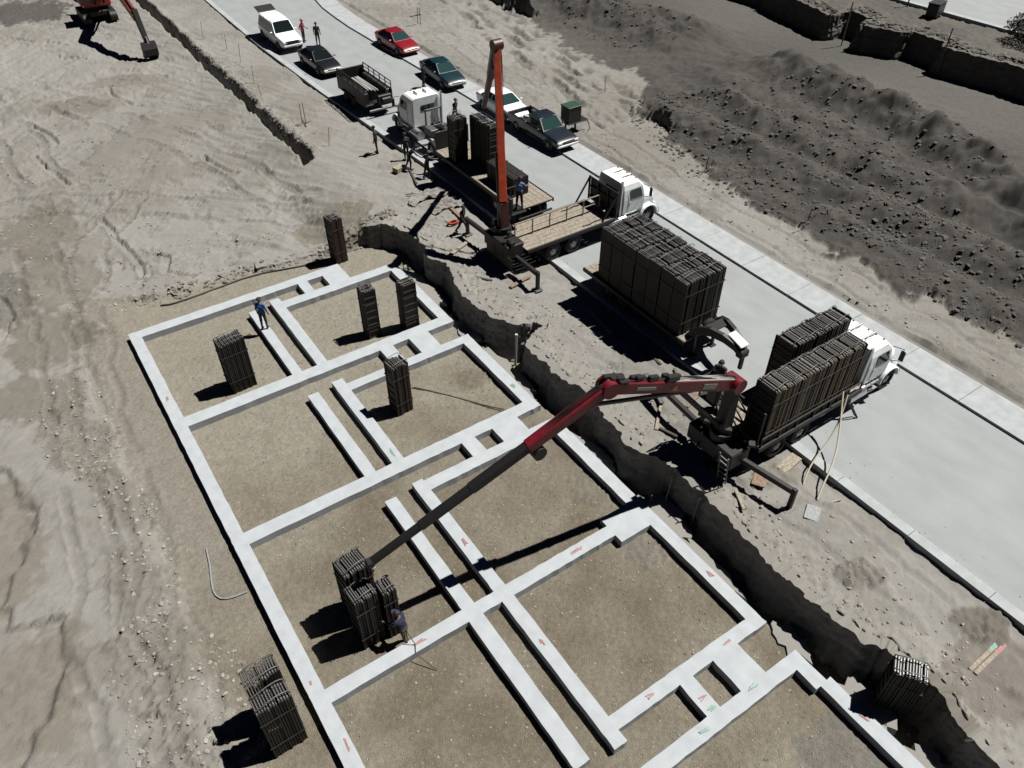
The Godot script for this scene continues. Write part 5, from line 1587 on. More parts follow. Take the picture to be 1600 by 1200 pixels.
# ------------------------------------------------------------------ digger
func make_digger() -> void:
	var at := Vector3(10.7, ground_y(10.7, -82.0), -82.0)
	var o := thing("excavator", "orange red tracked excavator reaching its bucket down beside the trench", "excavator", at, 0.0)
	for s in [-1.0, 1.0]:
		var t := MB.new()
		var rings := []
		for i in 20:
			var a := TAU * i / 20.0
			var z: float = (1.45 if cos(a) > 0 else -1.45) + cos(a) * 0.42
			rings.append([Vector3(s * 1.1 - 0.28, 0.42 + sin(a) * 0.42, z), Vector3(s * 1.1 + 0.28, 0.42 + sin(a) * 0.42, z)])
		for i in 20:
			var p: Array = rings[i]
			var q: Array = rings[(i + 1) % 20]
			var ctr := Vector3(s * 1.1, 0.42, clampf((p[0].z + q[0].z) * 0.5, -1.4, 1.4))
			t.quad(p[0], p[1], q[1], q[0], (p[0] + q[1]) * 0.5 - ctr)
			t.ftri(Vector3(s * 1.1 + 0.28, 0.42, 0), p[1], q[1], Vector3.RIGHT)
			t.ftri(Vector3(s * 1.1 - 0.28, 0.42, 0), p[0], q[0], Vector3.LEFT)
		put("track", t, mats.black, o)
	put("undercarriage", bx(Vector3(0, 0.65, 0), Vector3(1.7, 0.4, 2.0), 0.04), mats.black_steel, o)
	put("house", bx(Vector3(0.2, 1.6, -0.6), Vector3(2.3, 0.95, 2.9), 0.12), mats.digger_red, o)
	put("counterweight", bx(Vector3(0, 1.55, -2.2), Vector3(2.5, 1.1, 0.6), 0.2), mats.digger_red, o)
	put("cab", bx(Vector3(-0.75, 2.2, 0.55), Vector3(0.95, 1.5, 1.5), 0.1), mats.digger_red, o)
	put("cab_window", bx(Vector3(-0.75, 2.3, 1.31), Vector3(0.75, 1.1, 0.03), 0.01), mats.glass, o)
	put("cab_window", bx(Vector3(-1.235, 2.35, 0.55), Vector3(0.03, 0.9, 1.2), 0.01), mats.glass, o)
	put("cab_roof", bx(Vector3(-0.75, 2.98, 0.55), Vector3(0.98, 0.08, 1.55), 0.03), mats.digger_red, o)
	var k := Vector3(0.35, 1.9, 0.7)
	var e := Vector3(0.7, 5.4, 5.6)
	var el := Vector3(1.15, 2.9, 12.0)
	var st := Vector3(1.25, 1.15, 12.7)
	put("boom", bm(k, e, 0.55, 0.65, 0.55, 0.8), mats.digger_red, o)
	put("boom_fore", bm(e + Vector3(0, 0.05, -0.2), el, 0.55, 0.8, 0.48, 0.55), mats.digger_red, o)
	for s in [-0.35, 0.35]: put("boom_ram", cy(Vector3(0.35 + s, 1.5, 1.1), e.lerp(k, 0.25) + Vector3(s, -0.2, 0.2), 0.09, 10), mats.black_steel, o)
	put("stick", bm(el + Vector3(0, 0.5, -0.25), st, 0.40, 0.52, 0.34, 0.36), mats.black_steel, o)
	put("stick_ram", cy(e + Vector3(0, 0.45, 0.3), el + Vector3(0, 0.6, -0.2), 0.08, 10), mats.grey_steel, o)
	put("bucket_link", bm(st + Vector3(0, 0.5, 0.1), st + Vector3(0, -0.1, 0.45), 0.12, 0.1), mats.worn_steel, o)
	var bk := MB.new()
	var rr := []
	for s in [-0.55, 0.55]:
		var r := []
		for q in [[0.0, 0.1], [0.45, 0.05], [0.62, -0.35], [0.5, -0.85], [0.1, -1.1], [-0.35, -1.12], [-0.1, -0.6]]: r.append(st + Vector3(s, q[1], q[0]))
		rr.append(r)
	bk.loft(rr, true, false)
	put("bucket", bk, mats.black, o)
	for i in 5: put("bucket_tooth", bx(st + Vector3(-0.44 + i * 0.22, -1.13, -0.4), Vector3(0.08, 0.07, 0.22), 0.02), mats.worn_steel, o)

# ------------------------------------------------------------------ small things
func make_small() -> void:
	# green utility box on its stand
	var o := thing("utility_box", "green topped dark utility box on a stand beside the pavement", "utility box", Vector3(30.75, ground_y(30.75, -38.6) - 0.02, -38.6))
	put("cabinet", bx(Vector3(0, 1.35, 0), Vector3(1.05, 0.95, 0.85), 0.03), mats.box_dark, o)
	put("lid", bx(Vector3(0, 1.86, 0), Vector3(1.12, 0.08, 0.92), 0.03), mats.box_green, o)
	put("tray", bx(Vector3(0.25, 0.82, 0.1), Vector3(1.6, 0.07, 0.8), 0.01), mats.black_steel, o)
	for s in [-0.4, 0.4]: put("post", bx(Vector3(s, 0.4, 0), Vector3(0.1, 0.86, 0.1), 0.01), mats.black_steel, o)
	put("cable", tb([Vector3(1.0, 0.8, 0.2), Vector3(1.25, 0.55, 0.3), Vector3(1.22, 0.2, 0.5), Vector3(0.95, 0.02, 0.6)], 0.03, 6), mats.black, o)
	# survey stakes
	for q in [[16.54, -58.44, 1.3, 0.06], [15.9, -55.0, 1.2, -0.1], [17.27, -63.5, 1.4, 0.12], [16.5, -70.2, 1.4, 0.08], [16.85, -45.9, 1.2, 0.15], [17.3, -66.8, 1.2, 0.1], [36.9, -42.5, 1.2, -0.12]]:
		var x: float = q[0]
		var z: float = q[1]
		var st := thing("survey_stake", "thin wooden survey stake leaning in the sand", "stake", Vector3(x, ground_y(x, z) - 0.15, z), 0.0, "survey stakes")
		put("lath", bm(Vector3.ZERO, Vector3(float(q[3]) * float(q[2]), float(q[2]) + 0.15, 0.03), 0.045, 0.02), mats.lath, st)
	for q in [[16.83, -49.8], [33.2, -63.4]]:
		var x: float = q[0]
		var z: float = q[1]
		var ps := thing("wooden_hurdle" if x > 20.0 else "crossed_stakes", "pair of tall stakes with crossed feet beside the trench" if x < 20.0 else "dark hurdle of two posts and a rail beyond the red sedan", "stake", Vector3(x, ground_y(x, z) - 0.1, z))
		for s in [-0.13, 0.13]: put("post", bm(Vector3(s, 0, 0), Vector3(s * 0.8, 1.55, 0.04), 0.05, 0.05), mats.lath if x < 20.0 else mats.stick, ps)
		if x < 20.0:
			for a in [0.2, 1.4]: put("foot", bx(Vector3(0, 0.14, 0), Vector3(1.1, 0.07, 0.08), 0.01, Basis(Vector3.UP, a)), mats.lath if a < 1.0 else mats.stick, ps)
		else: put("rail", bx(Vector3(-0.3, 0.9, 0.0), Vector3(1.1, 0.07, 0.05), 0.01), mats.stick, ps)
	# dry sticks by the dark soil
	for q in [[34.2, -29.6, "forked dry stick standing at the soil edge nearer the parked cars"], [34.2, -21.9, "bent dry stick standing at the soil edge facing the loaded trailer"]]:
		var x: float = q[0]
		var z: float = q[1]
		var sk := thing("dry_stick", q[2], "stick", Vector3(x, ground_y(x, z) - 0.05, z))
		put("stem", tb([Vector3.ZERO, Vector3(0.05, 0.45, -0.03), Vector3(0.02, 0.9, 0.05)], 0.03, 6), mats.stick, sk)
		put("branch", tb([Vector3(-0.02, 0.05, 0), Vector3(-0.5, 0.10, 0.2), Vector3(-0.95, 0.32, 0.15)], 0.025, 6), mats.stick, sk)
		put("twig", tb([Vector3(0, 0.1, 0), Vector3(0.3, 0.25, 0.1), Vector3(0.4, 0.5, 0.15)], 0.018, 5), mats.stick, sk)
	# pipes standing in the pit against the bank
	for q in [[16.15, -31.6, 1.9], [16.25, -23.2, 1.9]]:
		var x: float = q[0]
		var z: float = q[1]
		var y := ground_y(x - 0.45, z)
		var pp := thing("stub_pipe", "pale plastic riser pipe standing against the cut bank", "pipe", Vector3(x - 0.35, y - 0.1, z), 0.0, "riser pipes")
		put("pipe", cy(Vector3.ZERO, Vector3(0.05, float(q[2]), 0), 0.055, 12), mats.pvc, pp)
		put("cap", cy(Vector3(0.05, float(q[2]) - 0.08, 0), Vector3(0.052, float(q[2]) + 0.03, 0), 0.068, 12), mats.pvc, pp)
	# steel rods leaning in the shade of the red crane
	for q in [[15.55, -12.6], [15.7, -11.3]]:
		var rd := thing("prop_rod", "slim grey prop rod leaning out of the pit under the red crane", "rod", Vector3(q[0], ground_y(q[0], q[1]) - 0.05, q[1]), 0.0, "prop rods")
		put("shaft", cy(Vector3.ZERO, Vector3(0.35, 1.9, -0.1), 0.03, 8), mats.worn_steel, rd)
		put("base_plate", bx(Vector3(0, 0.05, 0), Vector3(0.14, 0.02, 0.14), 0.004), mats.worn_steel, rd)
	# boards and plates
	for q in [[18.45, -10.75, 0.9, 0.5, 0.55, "board", "orange brown timber mat under the rear of the red crane truck"], [20.0, -10.7, 1.1, 0.45, 0.12, "board_pale", "pale timber mat beside the kerb under the red crane truck"], [18.75, -8.55, 0.7, 0.5, 0.5, "pale_blue", "grey blue steel plate beside the outrigger foot"], [19.95, -8.5, 0.5, 0.08, -0.3, "board_pale", "short pale offcut lying on the dirt by the straps"]]:
		var x: float = q[0]
		var z: float = q[1]
		single("ground_plate", bx(Vector3(0, 0.03, 0), Vector3(q[2], 0.06, q[3]), 0.01), mats[q[5]], q[6], "board", Vector3(x, ground_y(x, z) + 0.015, z), q[4])
	for i in 2:
		var z := -1.95 + i * 0.16
		var bo := thing("painted_board", "board with a faded %s end lying on the dirt near the kerb" % ["green", "red"][i], "board", Vector3(18.75, ground_y(18.75, z) + 0.03, z), 0.02)
		put("plank", bx(Vector3(-0.2, 0.02, 0), Vector3(1.1, 0.04, 0.13), 0.006), mats.board_pale, bo)
		put("painted_end", bx(Vector3(0.62, 0.02, 0), Vector3(0.55, 0.044, 0.132), 0.006), mats.spray_green if i == 0 else mats.spray_red, bo)
	# coil, hose, rod, straps
	var coil := []
	for i in 60:
		var t := TAU * i / 14.0
		var r := 0.24 + 0.05 * sin(i * 0.9)
		coil.append(Vector3(cos(t) * r, 0.05 + i * 0.0025 + 0.02 * sin(i * 1.3), sin(t) * r * 0.8))
	var oc := single("hose_coil", tb(coil, 0.05, 6), mats.orange_plastic, "orange coil of hose lying on the dirt near the upright crane", "hose", Vector3(18.5, ground_y(18.5, -33.1) - 0.01, -33.1))
	oc.scale = Vector3(1.1, 0.8, 0.8)
	var hz := []
	for q in [[0.35, -20.4], [0.22, -19.6], [0.05, -18.9], [-0.02, -18.5], [0.0, -18.25], [0.1, -18.05], [0.28, -17.92], [0.55, -17.85], [0.95, -17.8]]: hz.append(Vector3(q[0], ground_y(q[0], q[1]) + 0.04, q[1]))
	single("layflat_hose", tb(hz, 0.032, 6), mats.pale_blue, "pale blue hose curving on the dirt outside the long footing", "hose")
	for k in 2:
		var rr := []
		for i in 9:
			var t := i / 8.0
			var x := lerpf(10.75, 13.5, t) + 0.08 * sin(t * 5.0) + k * 0.1
			var z := lerpf(-23.9, -20.4 + k * 0.35, t)
			rr.append(Vector3(x, ground_y(x, z) + 0.02, z))
		single("steel_rod", tb(rr, 0.018, 5), mats.stick, "long thin dark rod lying on the gravel beside a form stack", "rod", Vector3.ZERO, 0.0, "rods on the gravel")
	for k in 2:
		var a := Vector3(22.75, R + 1.9, -11.05)
		var e := Vector3(19.45 + k * 0.2, ground_y(19.45, -8.7 - k * 0.75) + 0.02, -8.7 - k * 0.75)
		var l := []
		for i in 15:
			var t := i / 14.0
			l.append(a.lerp(e, t) + Vector3(0, -0.75 * sin(PI * t) * (1.0 - t) , 0.25 * sin(t * 4.0 + k)))
		single("tie_strap", tb(l, 0.035, 5), mats.strap, "pale strap trailing from the loaded red crane truck to the dirt", "strap", Vector3.ZERO, 0.0, "trailing straps")
	single("guide_wire", tb([Vector3(4.6, 1.0, -12.9), Vector3(4.75, FT + 0.05, -12.6), Vector3(4.6, FT + 0.03, -12.3), Vector3(4.95, 0.05, -11.6)], 0.014, 5), mats.stick, "dark wire hanging across the footing below the hoisted stacks", "wire")
	var ca := []
	for i in 24:
		var t := i / 23.0
		var x := lerpf(3.2, 12.0, t)
		var z := pts(BACK, x) + 0.55 + 0.12 * sin(t * 9.0)
		ca.append(Vector3(x, ground_y(x, z) + 0.03, z))
	single("black_line", tb(ca, 0.05, 6), mats.black, "thin black line running along the foot of the low ledge behind the footings", "pipe")  # thin dark line drawn along the foot of the ledge
	# box at the bending man's feet
	single("tool_crate", bx(Vector3(0, 0.16, 0), Vector3(0.75, 0.32, 0.45), 0.02), mats.board_pale, "low tan tool crate on the dirt at the kerb", "crate", Vector3(18.95, ground_y(18.95, -40.2) - 0.01, -40.2), 0.3)
	# site clutter round the two cranes
	var clutter := [[17.3, -30.6, 1.6, 0.4], [17.9, -29.6, 1.2, 1.0], [17.0, -27.6, 0.9, 2.2], [18.3, -26.3, 1.4, 0.2], [17.5, -15.3, 1.5, 0.7], [17.2, -14.4, 0.8, 1.9], [18.4, -16.6, 1.9, 1.2], [19.4, -15.2, 1.3, 0.3], [17.0, -10.4, 0.9, 1.1], [17.6, -12.0, 1.1, 2.4], [19.3, -39.2, 2.2, 1.3], [19.7, -37.6, 1.6, 0.9], [19.6, -21.6, 2.0, 1.45], [19.9, -18.9, 2.4, 1.5], [19.8, -16.6, 1.2, 1.1], [19.2, -34.2, 2.6, 1.5]]
	for i in clutter.size():
		var q: Array = clutter[i]
		var x: float = q[0]
		var z: float = q[1]
		var lie := MB.new()
		lie.box(Vector3(0, 0.04, 0), Vector3(q[2], 0.07, 0.12 if i % 3 else 0.2), Basis(), 0.01)
		single("loose_timber", lie, mats[["board_pale", "stick", "grey_steel", "board"][i % 4]], "%s lying on the dirt near the %s" % [["pale timber length", "dark weathered timber length", "grey steel length", "brown timber length"][i % 4], "red crane truck" if z > -20.0 else ("upright crane truck" if z > -31.5 else "flatbed trailer")], "timber", Vector3(x, ground_y(x, z) + 0.03, z), q[3], "loose lengths by the kerb strip")
	# tarpaulin and rubble beside the flatbed
	for q in [[18.9, -36.6, 1.2, 0.6, "crumpled pale tarpaulin lying below the flatbed trailer"], [19.2, -35.0, 0.9, 0.5, "small crumpled tarpaulin beside the orange coil"]]:
		var tp := MB.new()
		var nx := 12
		for i in nx:
			for j in nx:
				var p := []
				for e in [[0, 0], [1, 0], [1, 1], [0, 1]]:
					var u := (float(i) + float(e[0])) / nx * 2.0 - 1.0
					var w := (float(j) + float(e[1])) / nx * 2.0 - 1.0
					var x: float = q[0] + u * float(q[2]) * (1.0 + 0.2 * sin(w * 3.0))
					var z: float = q[1] + w * float(q[3]) * (1.0 + 0.25 * sin(u * 4.0))
					p.append(Vector3(x, ground_y(x, z) + 0.05 + absf(nc.get_noise_2d(x * 1.3, z * 1.3)) * 0.35, z))
				tp.quad(p[0], p[1], p[2], p[3], Vector3.UP)
		single("tarpaulin", tp, mats.spill, q[4], "tarpaulin")
	# top right corner: bin, marker posts, dark shrub
	var bn := thing("waste_bin", "dark green wheeled bin standing by the distant road", "bin", Vector3(66.1, ground_y(66.1, -36.4) - 0.02, -36.4), 0.2)
	put("body", bx(Vector3(0, 0.6, 0), Vector3(1.5, 0.95, 0.9), 0.06), mats.box_dark, bn)
	put("lid", bx(Vector3(0, 1.12, 0), Vector3(1.56, 0.1, 0.96), 0.04), mats.box_dark, bn)
	for s in [-0.55, 0.55]: put("wheel", cy(Vector3(s, 0.1, -0.4), Vector3(s + 0.08, 0.1, -0.4), 0.11, 10), mats.rubber, bn)
	for q in [[59.3, -39.5], [60.2, -31.4]]:
		var x: float = q[0]
		var z: float = q[1]
		var mp := thing("marker_post", "slim pale marker post standing before the far cut bank", "post", Vector3(x, ground_y(x, z) - 0.1, z), 0.0, "marker posts")
		put("post", cy(Vector3.ZERO, Vector3(0.03, 3.5, 0), 0.05, 8), mats.lath, mp)
	var sp := thing("sign_post", "short dark sign post beside the distant road", "post", Vector3(66.6, ground_y(66.6, -39.2) - 0.1, -39.2))
	put("post", cy(Vector3.ZERO, Vector3(0, 2.4, 0), 0.06, 8), mats.black_steel, sp)
	put("plate", bx(Vector3(0, 2.2, 0.06), Vector3(0.5, 0.6, 0.03), 0.01), mats.black_steel, sp)
	var sh := thing("shrub", "dark rounded shrub at the edge of the distant road", "shrub", Vector3(66.3, ground_y(66.3, -28.6) - 0.05, -28.6))
	var lf := MB.new()
	for i in 2600:
		var d := Vector3(rng.randfn(), rng.randfn() * 0.8, rng.randfn()).normalized()
		var p := Vector3(0, 1.1, 0) + d * Vector3(1.9, 1.35, 2.3) * pow(rng.randf(), 0.25) * (0.8 + 0.3 * nb.get_noise_3d(d.x * 5.0, d.y * 5.0, d.z * 5.0))
		if p.y < 0.1: continue
		var a := Vector3(rng.randfn(), rng.randfn(), rng.randfn()).normalized() * 0.13
		var c := Vector3(rng.randfn(), rng.randfn(), rng.randfn()).normalized() * 0.09
		lf.ftri(p - a, p + c, p + a, d)
	put("crown", lf, mats.leaf, sh)
	for i in 4: put("trunk", tb([Vector3(0.15 * i - 0.2, 0, 0.1 * i - 0.15), Vector3(0.3 * i - 0.4, 0.8, 0.2 * i - 0.3), Vector3(0.5 * i - 0.7, 1.5, 0.35 * i - 0.5)], 0.05, 6), mats.stick, sh)

# ------------------------------------------------------------------ scene
func px(x: float, y: float, h := 0.0) -> Vector2:
	# where the sight line through a pixel of the photograph meets the level h
	var f := 1217.0
	var p := deg_to_rad(42.0)
	var a := deg_to_rad(34.1)
	var w := Vector3(sin(a) * cos(p), -sin(p), -cos(a) * cos(p))
	var r := Vector3(cos(a), 0, sin(a))
	var d := r * (x - 800.0) / f - r.cross(w) * (y - 600.0) / f + w
	var t := (h - 23.5) / d.y
	return Vector2(d.x * t, d.z * t)
func patch(x: float, y: float, h: float, rx: float, rz: float, turn: float, col: Color, k: float, lift := 0.0) -> void:
	var q := px(x, y, h)
	PATCH.append([q.x, q.y, rx, rz, turn, col, k, lift])
func make_stacks() -> void:
	var nth := ["first", "second", "third", "fourth", "fifth", "sixth", "seventh"]
	var pit := "form stacks standing in the pit"
	form_stack("dark form stack standing in the corner room near the person in blue", pit, Vector3(4.55, ground_y(4.55, -28.3), -28.35), 0.06, 14, 0.72)
	form_stack("narrow form stack with ladder-like ribs nearer the middle of the back room", pit, Vector3(11.05, ground_y(11.05, -28.4), -28.4), PI * 0.5, 8, 0.62)
	form_stack("narrow form stack standing close to the outer wall of the back room", pit, Vector3(12.85, ground_y(12.85, -27.95), -27.92), PI * 0.5 + 0.03, 8, 0.72)
	form_stack("rust streaked form stack standing in the second room beside thin rods", pit, Vector3(9.75, ground_y(9.75, -23.0), -22.95), 0.1, 10, 0.66, 2.7, ["", "_rust"])
	form_stack("rust brown form stack standing behind the back footing at the cut ledge", pit, Vector3(12.5, ground_y(12.5, -35.3), -35.3), 0.12, 9, 0.66, 2.7, ["", "_rust"])
	form_stack("form stack standing outside the long footing, with another close behind it", pit, Vector3(0.18, ground_y(0.18, -12.1), -12.2), 0.02, 13, 0.62)
	form_stack("form stack standing outside the long footing, hidden in part by the one before it", pit, Vector3(0.2, ground_y(0.2, -13.1), -13.1), 0.02, 13, 0.62)
	form_stack("form stack standing against the cut bank beside the outer footing", pit, Vector3(16.05, ground_y(15.4, -2.7), -2.85), -1.01, 12, 0.66)
	form_stack("hoisted form stack under the red boom tip, with blue painted panel", "form stacks under the boom", Vector3(3.95, ground_y(3.95, -14.95) + 0.0, -14.95), 0.1, 12, 0.82, 2.75, ["", "", "_rust"])
	form_stack("hoisted form stack beside the person in navy clothes", "form stacks under the boom", Vector3(3.75, ground_y(3.75, -13.85) + 0.0, -13.9), 0.05, 10, 0.72, 2.65)
	form_stack("short form stack of few panels held by the person in navy clothes", "form stacks under the boom", Vector3(4.5, ground_y(4.5, -13.75), -13.75), 0.02, 6, 0.6, 2.5)
	# on the gooseneck trailer: seven pairs
	for i in 7:
		for s in 2:
			form_stack("%s form stack from the gooseneck in the %s row on the trailer" % [nth[6 - i], ["kerb-side", "mid-road"][s]], "form stacks on the gooseneck trailer", Vector3(21.36 + s * 1.18, R + 0.955, -23.05 + i * 0.80), 0.0, 14, 0.74, 2.7, [""], 1, true)
	# on the truck with the red crane: near row of six, far row of four
	for i in 6:
		form_stack("%s form stack from the cab in the ochre edged row on the red crane truck" % nth[5 - i], "near row on the red crane truck", Vector3(19.05 + i * 0.82, R + 1.205, -11.66), 0.0, 10, 0.92, 2.6, ["", "_yellow", "_yellow"])
	for i in 4:
		form_stack("%s form stack from the cab in the all dark row on the red crane truck" % nth[3 - i], "far row on the red crane truck", Vector3(21.5 + i * 0.82, R + 1.205, -13.0), 0.0, 10, 0.9, 2.6)
	# on the flatbed
	form_stack("upright form stack at the near edge of the flatbed trailer", "form stacks on the flatbed", Vector3(21.4, R + 1.205, -37.2), 0.0, 11, 0.8, 2.6)
	form_stack("upright form stack being lifted off the flatbed by the upright crane", "form stacks on the flatbed", Vector3(22.3, R + 1.26, -35.7), PI * 0.5, 26, 0.62, 2.7)
	var lying := form_stack("form stack lying flat on the flatbed trailer", "form stacks on the flatbed", Vector3(21.95, R + 1.245, -31.5), 0.0, 12, 1.0, 2.7, [""], 0)
	lying.rotation = Vector3(-PI * 0.5, 0, 0)
	lying.rotation_degrees = Vector3(-90, 0, 0)
	lying.position = Vector3(22.0, R + 1.205 + 0.55, -31.6)
func _ready() -> void:
	rng.seed = 7
	# camera
	var cam := Camera3D.new()
	cam.name = "camera"
	cam.fov = rad_to_deg(2.0 * atan(600.0 / 1217.0))
	cam.far = 900.0
	cam.position = Vector3(0, 23.5, 0)
	cam.rotation_degrees = Vector3(-42.0, -34.1, 0)
	add_child(cam)
	cam.current = true
	# sky
	var sky := ProceduralSkyMaterial.new()
	sky.sky_top_color = Color(0.16, 0.30, 0.56)
	sky.sky_horizon_color = Color(0.50, 0.60, 0.70)
	sky.sky_curve = 0.15
	sky.ground_horizon_color = Color(0.42, 0.41, 0.38)
	sky.ground_bottom_color = Color(0.30, 0.28, 0.25)
	sky.sun_angle_max = 8.0
	sky.energy_multiplier = 0.055
	var env := Environment.new()
	env.background_mode = Environment.BG_SKY
	env.sky = Sky.new()
	env.sky.sky_material = sky
	env.tonemap_mode = Environment.TONE_MAPPER_LINEAR
	env.tonemap_exposure = 1.86
	env.sdfgi_enabled = true
	env.ssao_enabled = true
	env.ssil_enabled = true
	var we := WorldEnvironment.new()
	we.name = "world"
	we.environment = env
	add_child(we)
	# sun: high, from beyond the road and a little from the camera side
	var sun := DirectionalLight3D.new()
	sun.name = "sun"
	sun.light_energy = 1.6
	sun.light_color = Color(1.0, 0.985, 0.955)
	sun.light_angular_distance = 0.5
	sun.shadow_enabled = true
	add_child(sun)
	var el := deg_to_rad(61.0)
	var az := deg_to_rad(75.5)
	sun.look_at_from_position(Vector3(sin(az) * cos(el), sin(el), cos(az) * cos(el)) * 100.0, Vector3.ZERO)
	make_materials()
	var brown := Color(0.235, 0.21, 0.17)
	patch(70, 370, 0.4, 2.2, 3.0, 0.3, brown, 0.75)
	patch(90, 440, 0.3, 2.0, 2.5, 0.0, brown, 0.6)
	patch(80, 530, 0.1, 2.0, 2.6, 0.2, brown, 0.75)
	patch(60, 620, 0.1, 2.0, 1.8, 0.2, brown, 0.7)
	patch(130, 690, 0.1, 1.3, 2.4, -0.2, brown, 0.6, 0.10)
	patch(190, 780, 0.1, 0.8, 2.2, -0.1, brown, 0.55, 0.08)
	patch(205, 900, 0.1, 0.8, 2.0, -0.1, brown, 0.4, 0.06)
	patch(240, 1050, 0.1, 1.3, 2.4, -0.1, brown, 0.35, 0.09)
	patch(280, 1160, 0.1, 1.0, 1.6, 0.0, brown, 0.25, 0.10)
	patch(300, 1020, 0.1, 0.9, 1.5, 0.0, brown, 0.45, 0.04)
	patch(15, 470, 0.1, 1.2, 2.6, 0.0, Color(0.15, 0.14, 0.12), 0.6, 0.10)
	patch(120, 170, 0.8, 2.2, 1.4, 0.4, Color(0.25, 0.225, 0.19), 0.7)
	patch(190, 130, 0.8, 3.0, 1.6, 0.5, Color(0.25, 0.225, 0.19), 0.6)
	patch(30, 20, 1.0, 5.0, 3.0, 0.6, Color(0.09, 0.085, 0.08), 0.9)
	patch(520, 340, 1.0, 2.2, 1.6, 0.3, Color(0.25, 0.225, 0.17), 0.7, 0.05)
	patch(230, 400, 0.4, 1.2, 0.8, 0.4, Color(0.3, 0.28, 0.25), 0.5, 0.14)
	patch(1340, 900, 1.4, 0.9, 0.5, 0.6, Color(0.2, 0.18, 0.15), 0.6, 0.14)
	patch(1530, 970, 1.4, 0.8, 0.6, 0.6, Color(0.17, 0.15, 0.12), 0.8, 0.12)
	patch(1220, 740, 1.4, 0.9, 0.5, 0.3, Color(0.27, 0.24, 0.19), 0.6, 0.06)
	patch(1560, 1060, 1.4, 1.6, 1.2, 0.3, Color(0.25, 0.215, 0.185), 0.7, 0.0)
	patch(735, 590, 0.0, 0.8, 0.7, 0.3, Color(0.26, 0.22, 0.17), 0.7, 0.08)
	patch(1010, 860, 0.0, 0.7, 0.7, 0.3, Color(0.33, 0.30, 0.26), 0.7, 0.07)
	patch(920, 760, 0.0, 0.8, 1.0, 0.3, Color(0.28, 0.25, 0.21), 0.5, 0.05)
	patch(1330, 1170, 0.0, 1.4, 1.2, 0.3, Color(0.27, 0.255, 0.235), 0.7, 0.02)
	patch(15, 850, -0.1, 1.2, 3.4, 0.1, Color(0.29, 0.26, 0.215), 0.8)
	patch(60, 1090, -0.1, 1.6, 2.6, 0.3, Color(0.29, 0.26, 0.215), 0.8)
	crack([[160, 347], [185, 372], [207, 402], [225, 425]], 0.4)
	crack([[240, 395], [260, 400], [262, 422], [285, 425], [300, 427]], 0.4)
	crack([[57, 206], [75, 217], [95, 232]], 0.6)
	crack([[65, 200], [100, 182], [150, 160]], 0.7)
	crack([[62, 252], [82, 275], [112, 297]], 0.6)
	crack([[315, 240], [332, 252], [350, 261], [367, 265]], 0.9)
	crack([[10, 60], [60, 66], [100, 68]], 1.0)
	crack([[90, 86], [125, 90], [140, 92]], 1.0)
	crack([[135, 292], [160, 291]], 0.5)
	crack([[170, 135], [177, 152], [205, 165]], 0.9)
	crack([[0, 525], [12, 495], [5, 470]], 0.3)
	make_ground()
	print("ground ", Time.get_ticks_msec())
	var edge := [[8.0, -36.95], [9.0, -36.8], [11.8, -36.3], [13.6, -36.1], [14.35, -36.1]]
	for q in BANK:
		if q[0] > -35.5: edge.append([q[1], minf(q[0], 4.0)])
	cliff("cut_bank", "broken earth face of the cut between the pit and the road strip", edge, 0.62)
	var far_edge := []
	for q in BANK2:
		if q[0] > -60.0 and q[0] < 10.0: far_edge.append([q[1], q[0]])
	cliff("far_cut_bank", "broken dark earth face of the far cut below the distant road", far_edge, 0.8)
	make_road()
	make_footing()
	print("footing ", Time.get_ticks_msec())
	make_stacks()
	make_lorries()
	make_cars()
	make_digger()
	print("vehicles ", Time.get_ticks_msec())
	make_people()
	print("people ", Time.get_ticks_msec())
	make_small()
	scatter("soil_clods", "loose dark clods over the dug soil heaps", [[38.5, -28.0, 5.5, 12.0, 3000], [37.0, -12.0, 3.5, 9.0, 1500], [46.0, -28.0, 5.0, 10.0, 1200], [47.5, -53.0, 5.0, 7.0, 800]], 0.025, 0.17, Color(0.135, 0.127, 0.117), 0.3)
	chunks("bank_lumps", "broken lumps of earth in the face and rim of the cut bank", BANK, -34.5, 2.0, 0.3, 1.6, 800, 0.012, 0.08, Color(0.40, 0.375, 0.335), 0.25)
	chunks("toe_lumps", "lumps of fallen earth at the foot of the cut bank", BANK, -34.5, 2.0, -0.7, 0.0, 1400, 0.02, 0.14, Color(0.30, 0.275, 0.24), 0.3)
	var led := []
	for i in 900:
		var lx := rng.randf_range(4.0, 16.4)
		var lz := pts(BACK, lx) + rng.randf_range(-0.5, 0.35)
		if lx < 11.0 and rng.randf() < 0.6: continue
		led.append([lx, ground_y(lx, lz), lz, lerpf(0.03, 0.17, pow(rng.randf(), 3.0))])
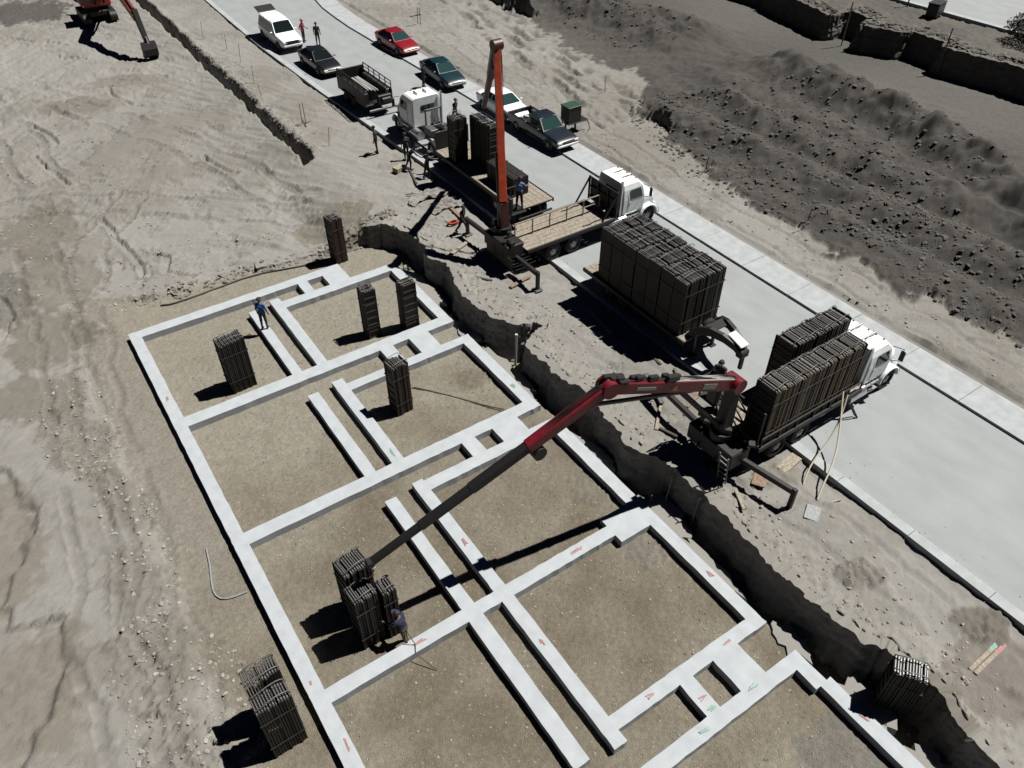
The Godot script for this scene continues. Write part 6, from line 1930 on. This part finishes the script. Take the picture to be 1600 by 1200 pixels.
	lay("ledge_lumps", "broken lumps of earth along the low ledge behind the footings", led, Color(0.30, 0.28, 0.245), 0.35)
	chunks("far_bank_lumps", "broken lumps of earth along the far cut bank", BANK2, -52.0, -20.0, 0.35, 1.6, 1400, 0.05, 0.3, Color(0.17, 0.16, 0.145), 0.35)
	chunks("trench_lumps", "broken lumps of earth along the narrow trench", [[-80.0, 15.0], [-40.0, 15.0]], -76.0, -45.0, 0.15, 0.6, 900, 0.02, 0.12, Color(0.30, 0.28, 0.25), 0.35)
	scatter("rubble", "scattered stones and lumps of dry earth on the sand", [[-2.2, -30.0, 1.6, 4.0, 500], [-1.6, -23.0, 1.0, 5.0, 420], [-2.4, -15.5, 1.6, 3.5, 520], [-0.8, -14.0, 0.8, 3.0, 300], [5.0, -39.5, 6.0, 2.4, 420], [4.0, -52.0, 9.0, 10.0, 500], [17.9, -5.5, 1.6, 4.5, 260], [17.6, -14.0, 1.4, 5.0, 260], [17.5, -22.0, 1.6, 4.5, 300], [31.8, -25.0, 1.3, 20.0, 500], [-3.0, -46.0, 4.0, 6.0, 400], [17.5, -35.0, 1.4, 3.0, 240], [15.9, -56.0, 0.35, 11.0, 700], [16.3, -58.0, 1.0, 14.0, 300], [3.5, -37.3, 2.2, 0.5, 260]], 0.015, 0.10, Color(0.46, 0.44, 0.40), 0.3)
	scatter("pit_gravel", "coarse gravel lying on the pit floor", [[8.0, -24.0, 7.0, 10.0, 5200], [8.0, -10.0, 7.0, 7.0, 4200], [12.0, -3.0, 4.0, 5.0, 1200]], 0.010, 0.045, Color(0.36, 0.33, 0.27), 0.5)
	var crumbs := []
	for i in 700:
		var kz := rng.randf_range(-48.0, 2.0)
		var kx := 21.08 + pow(rng.randf(), 4.0) * 1.6
		crumbs.append([kx, R + 0.004, kz, lerpf(0.006, 0.03, pow(rng.randf(), 4.0))])
	lay("dirt_crumbs", "small crumbs of dirt dropped on the road beside the kerb", crumbs, Color(0.34, 0.32, 0.28), 0.3)
	print("done ", Time.get_ticks_msec())
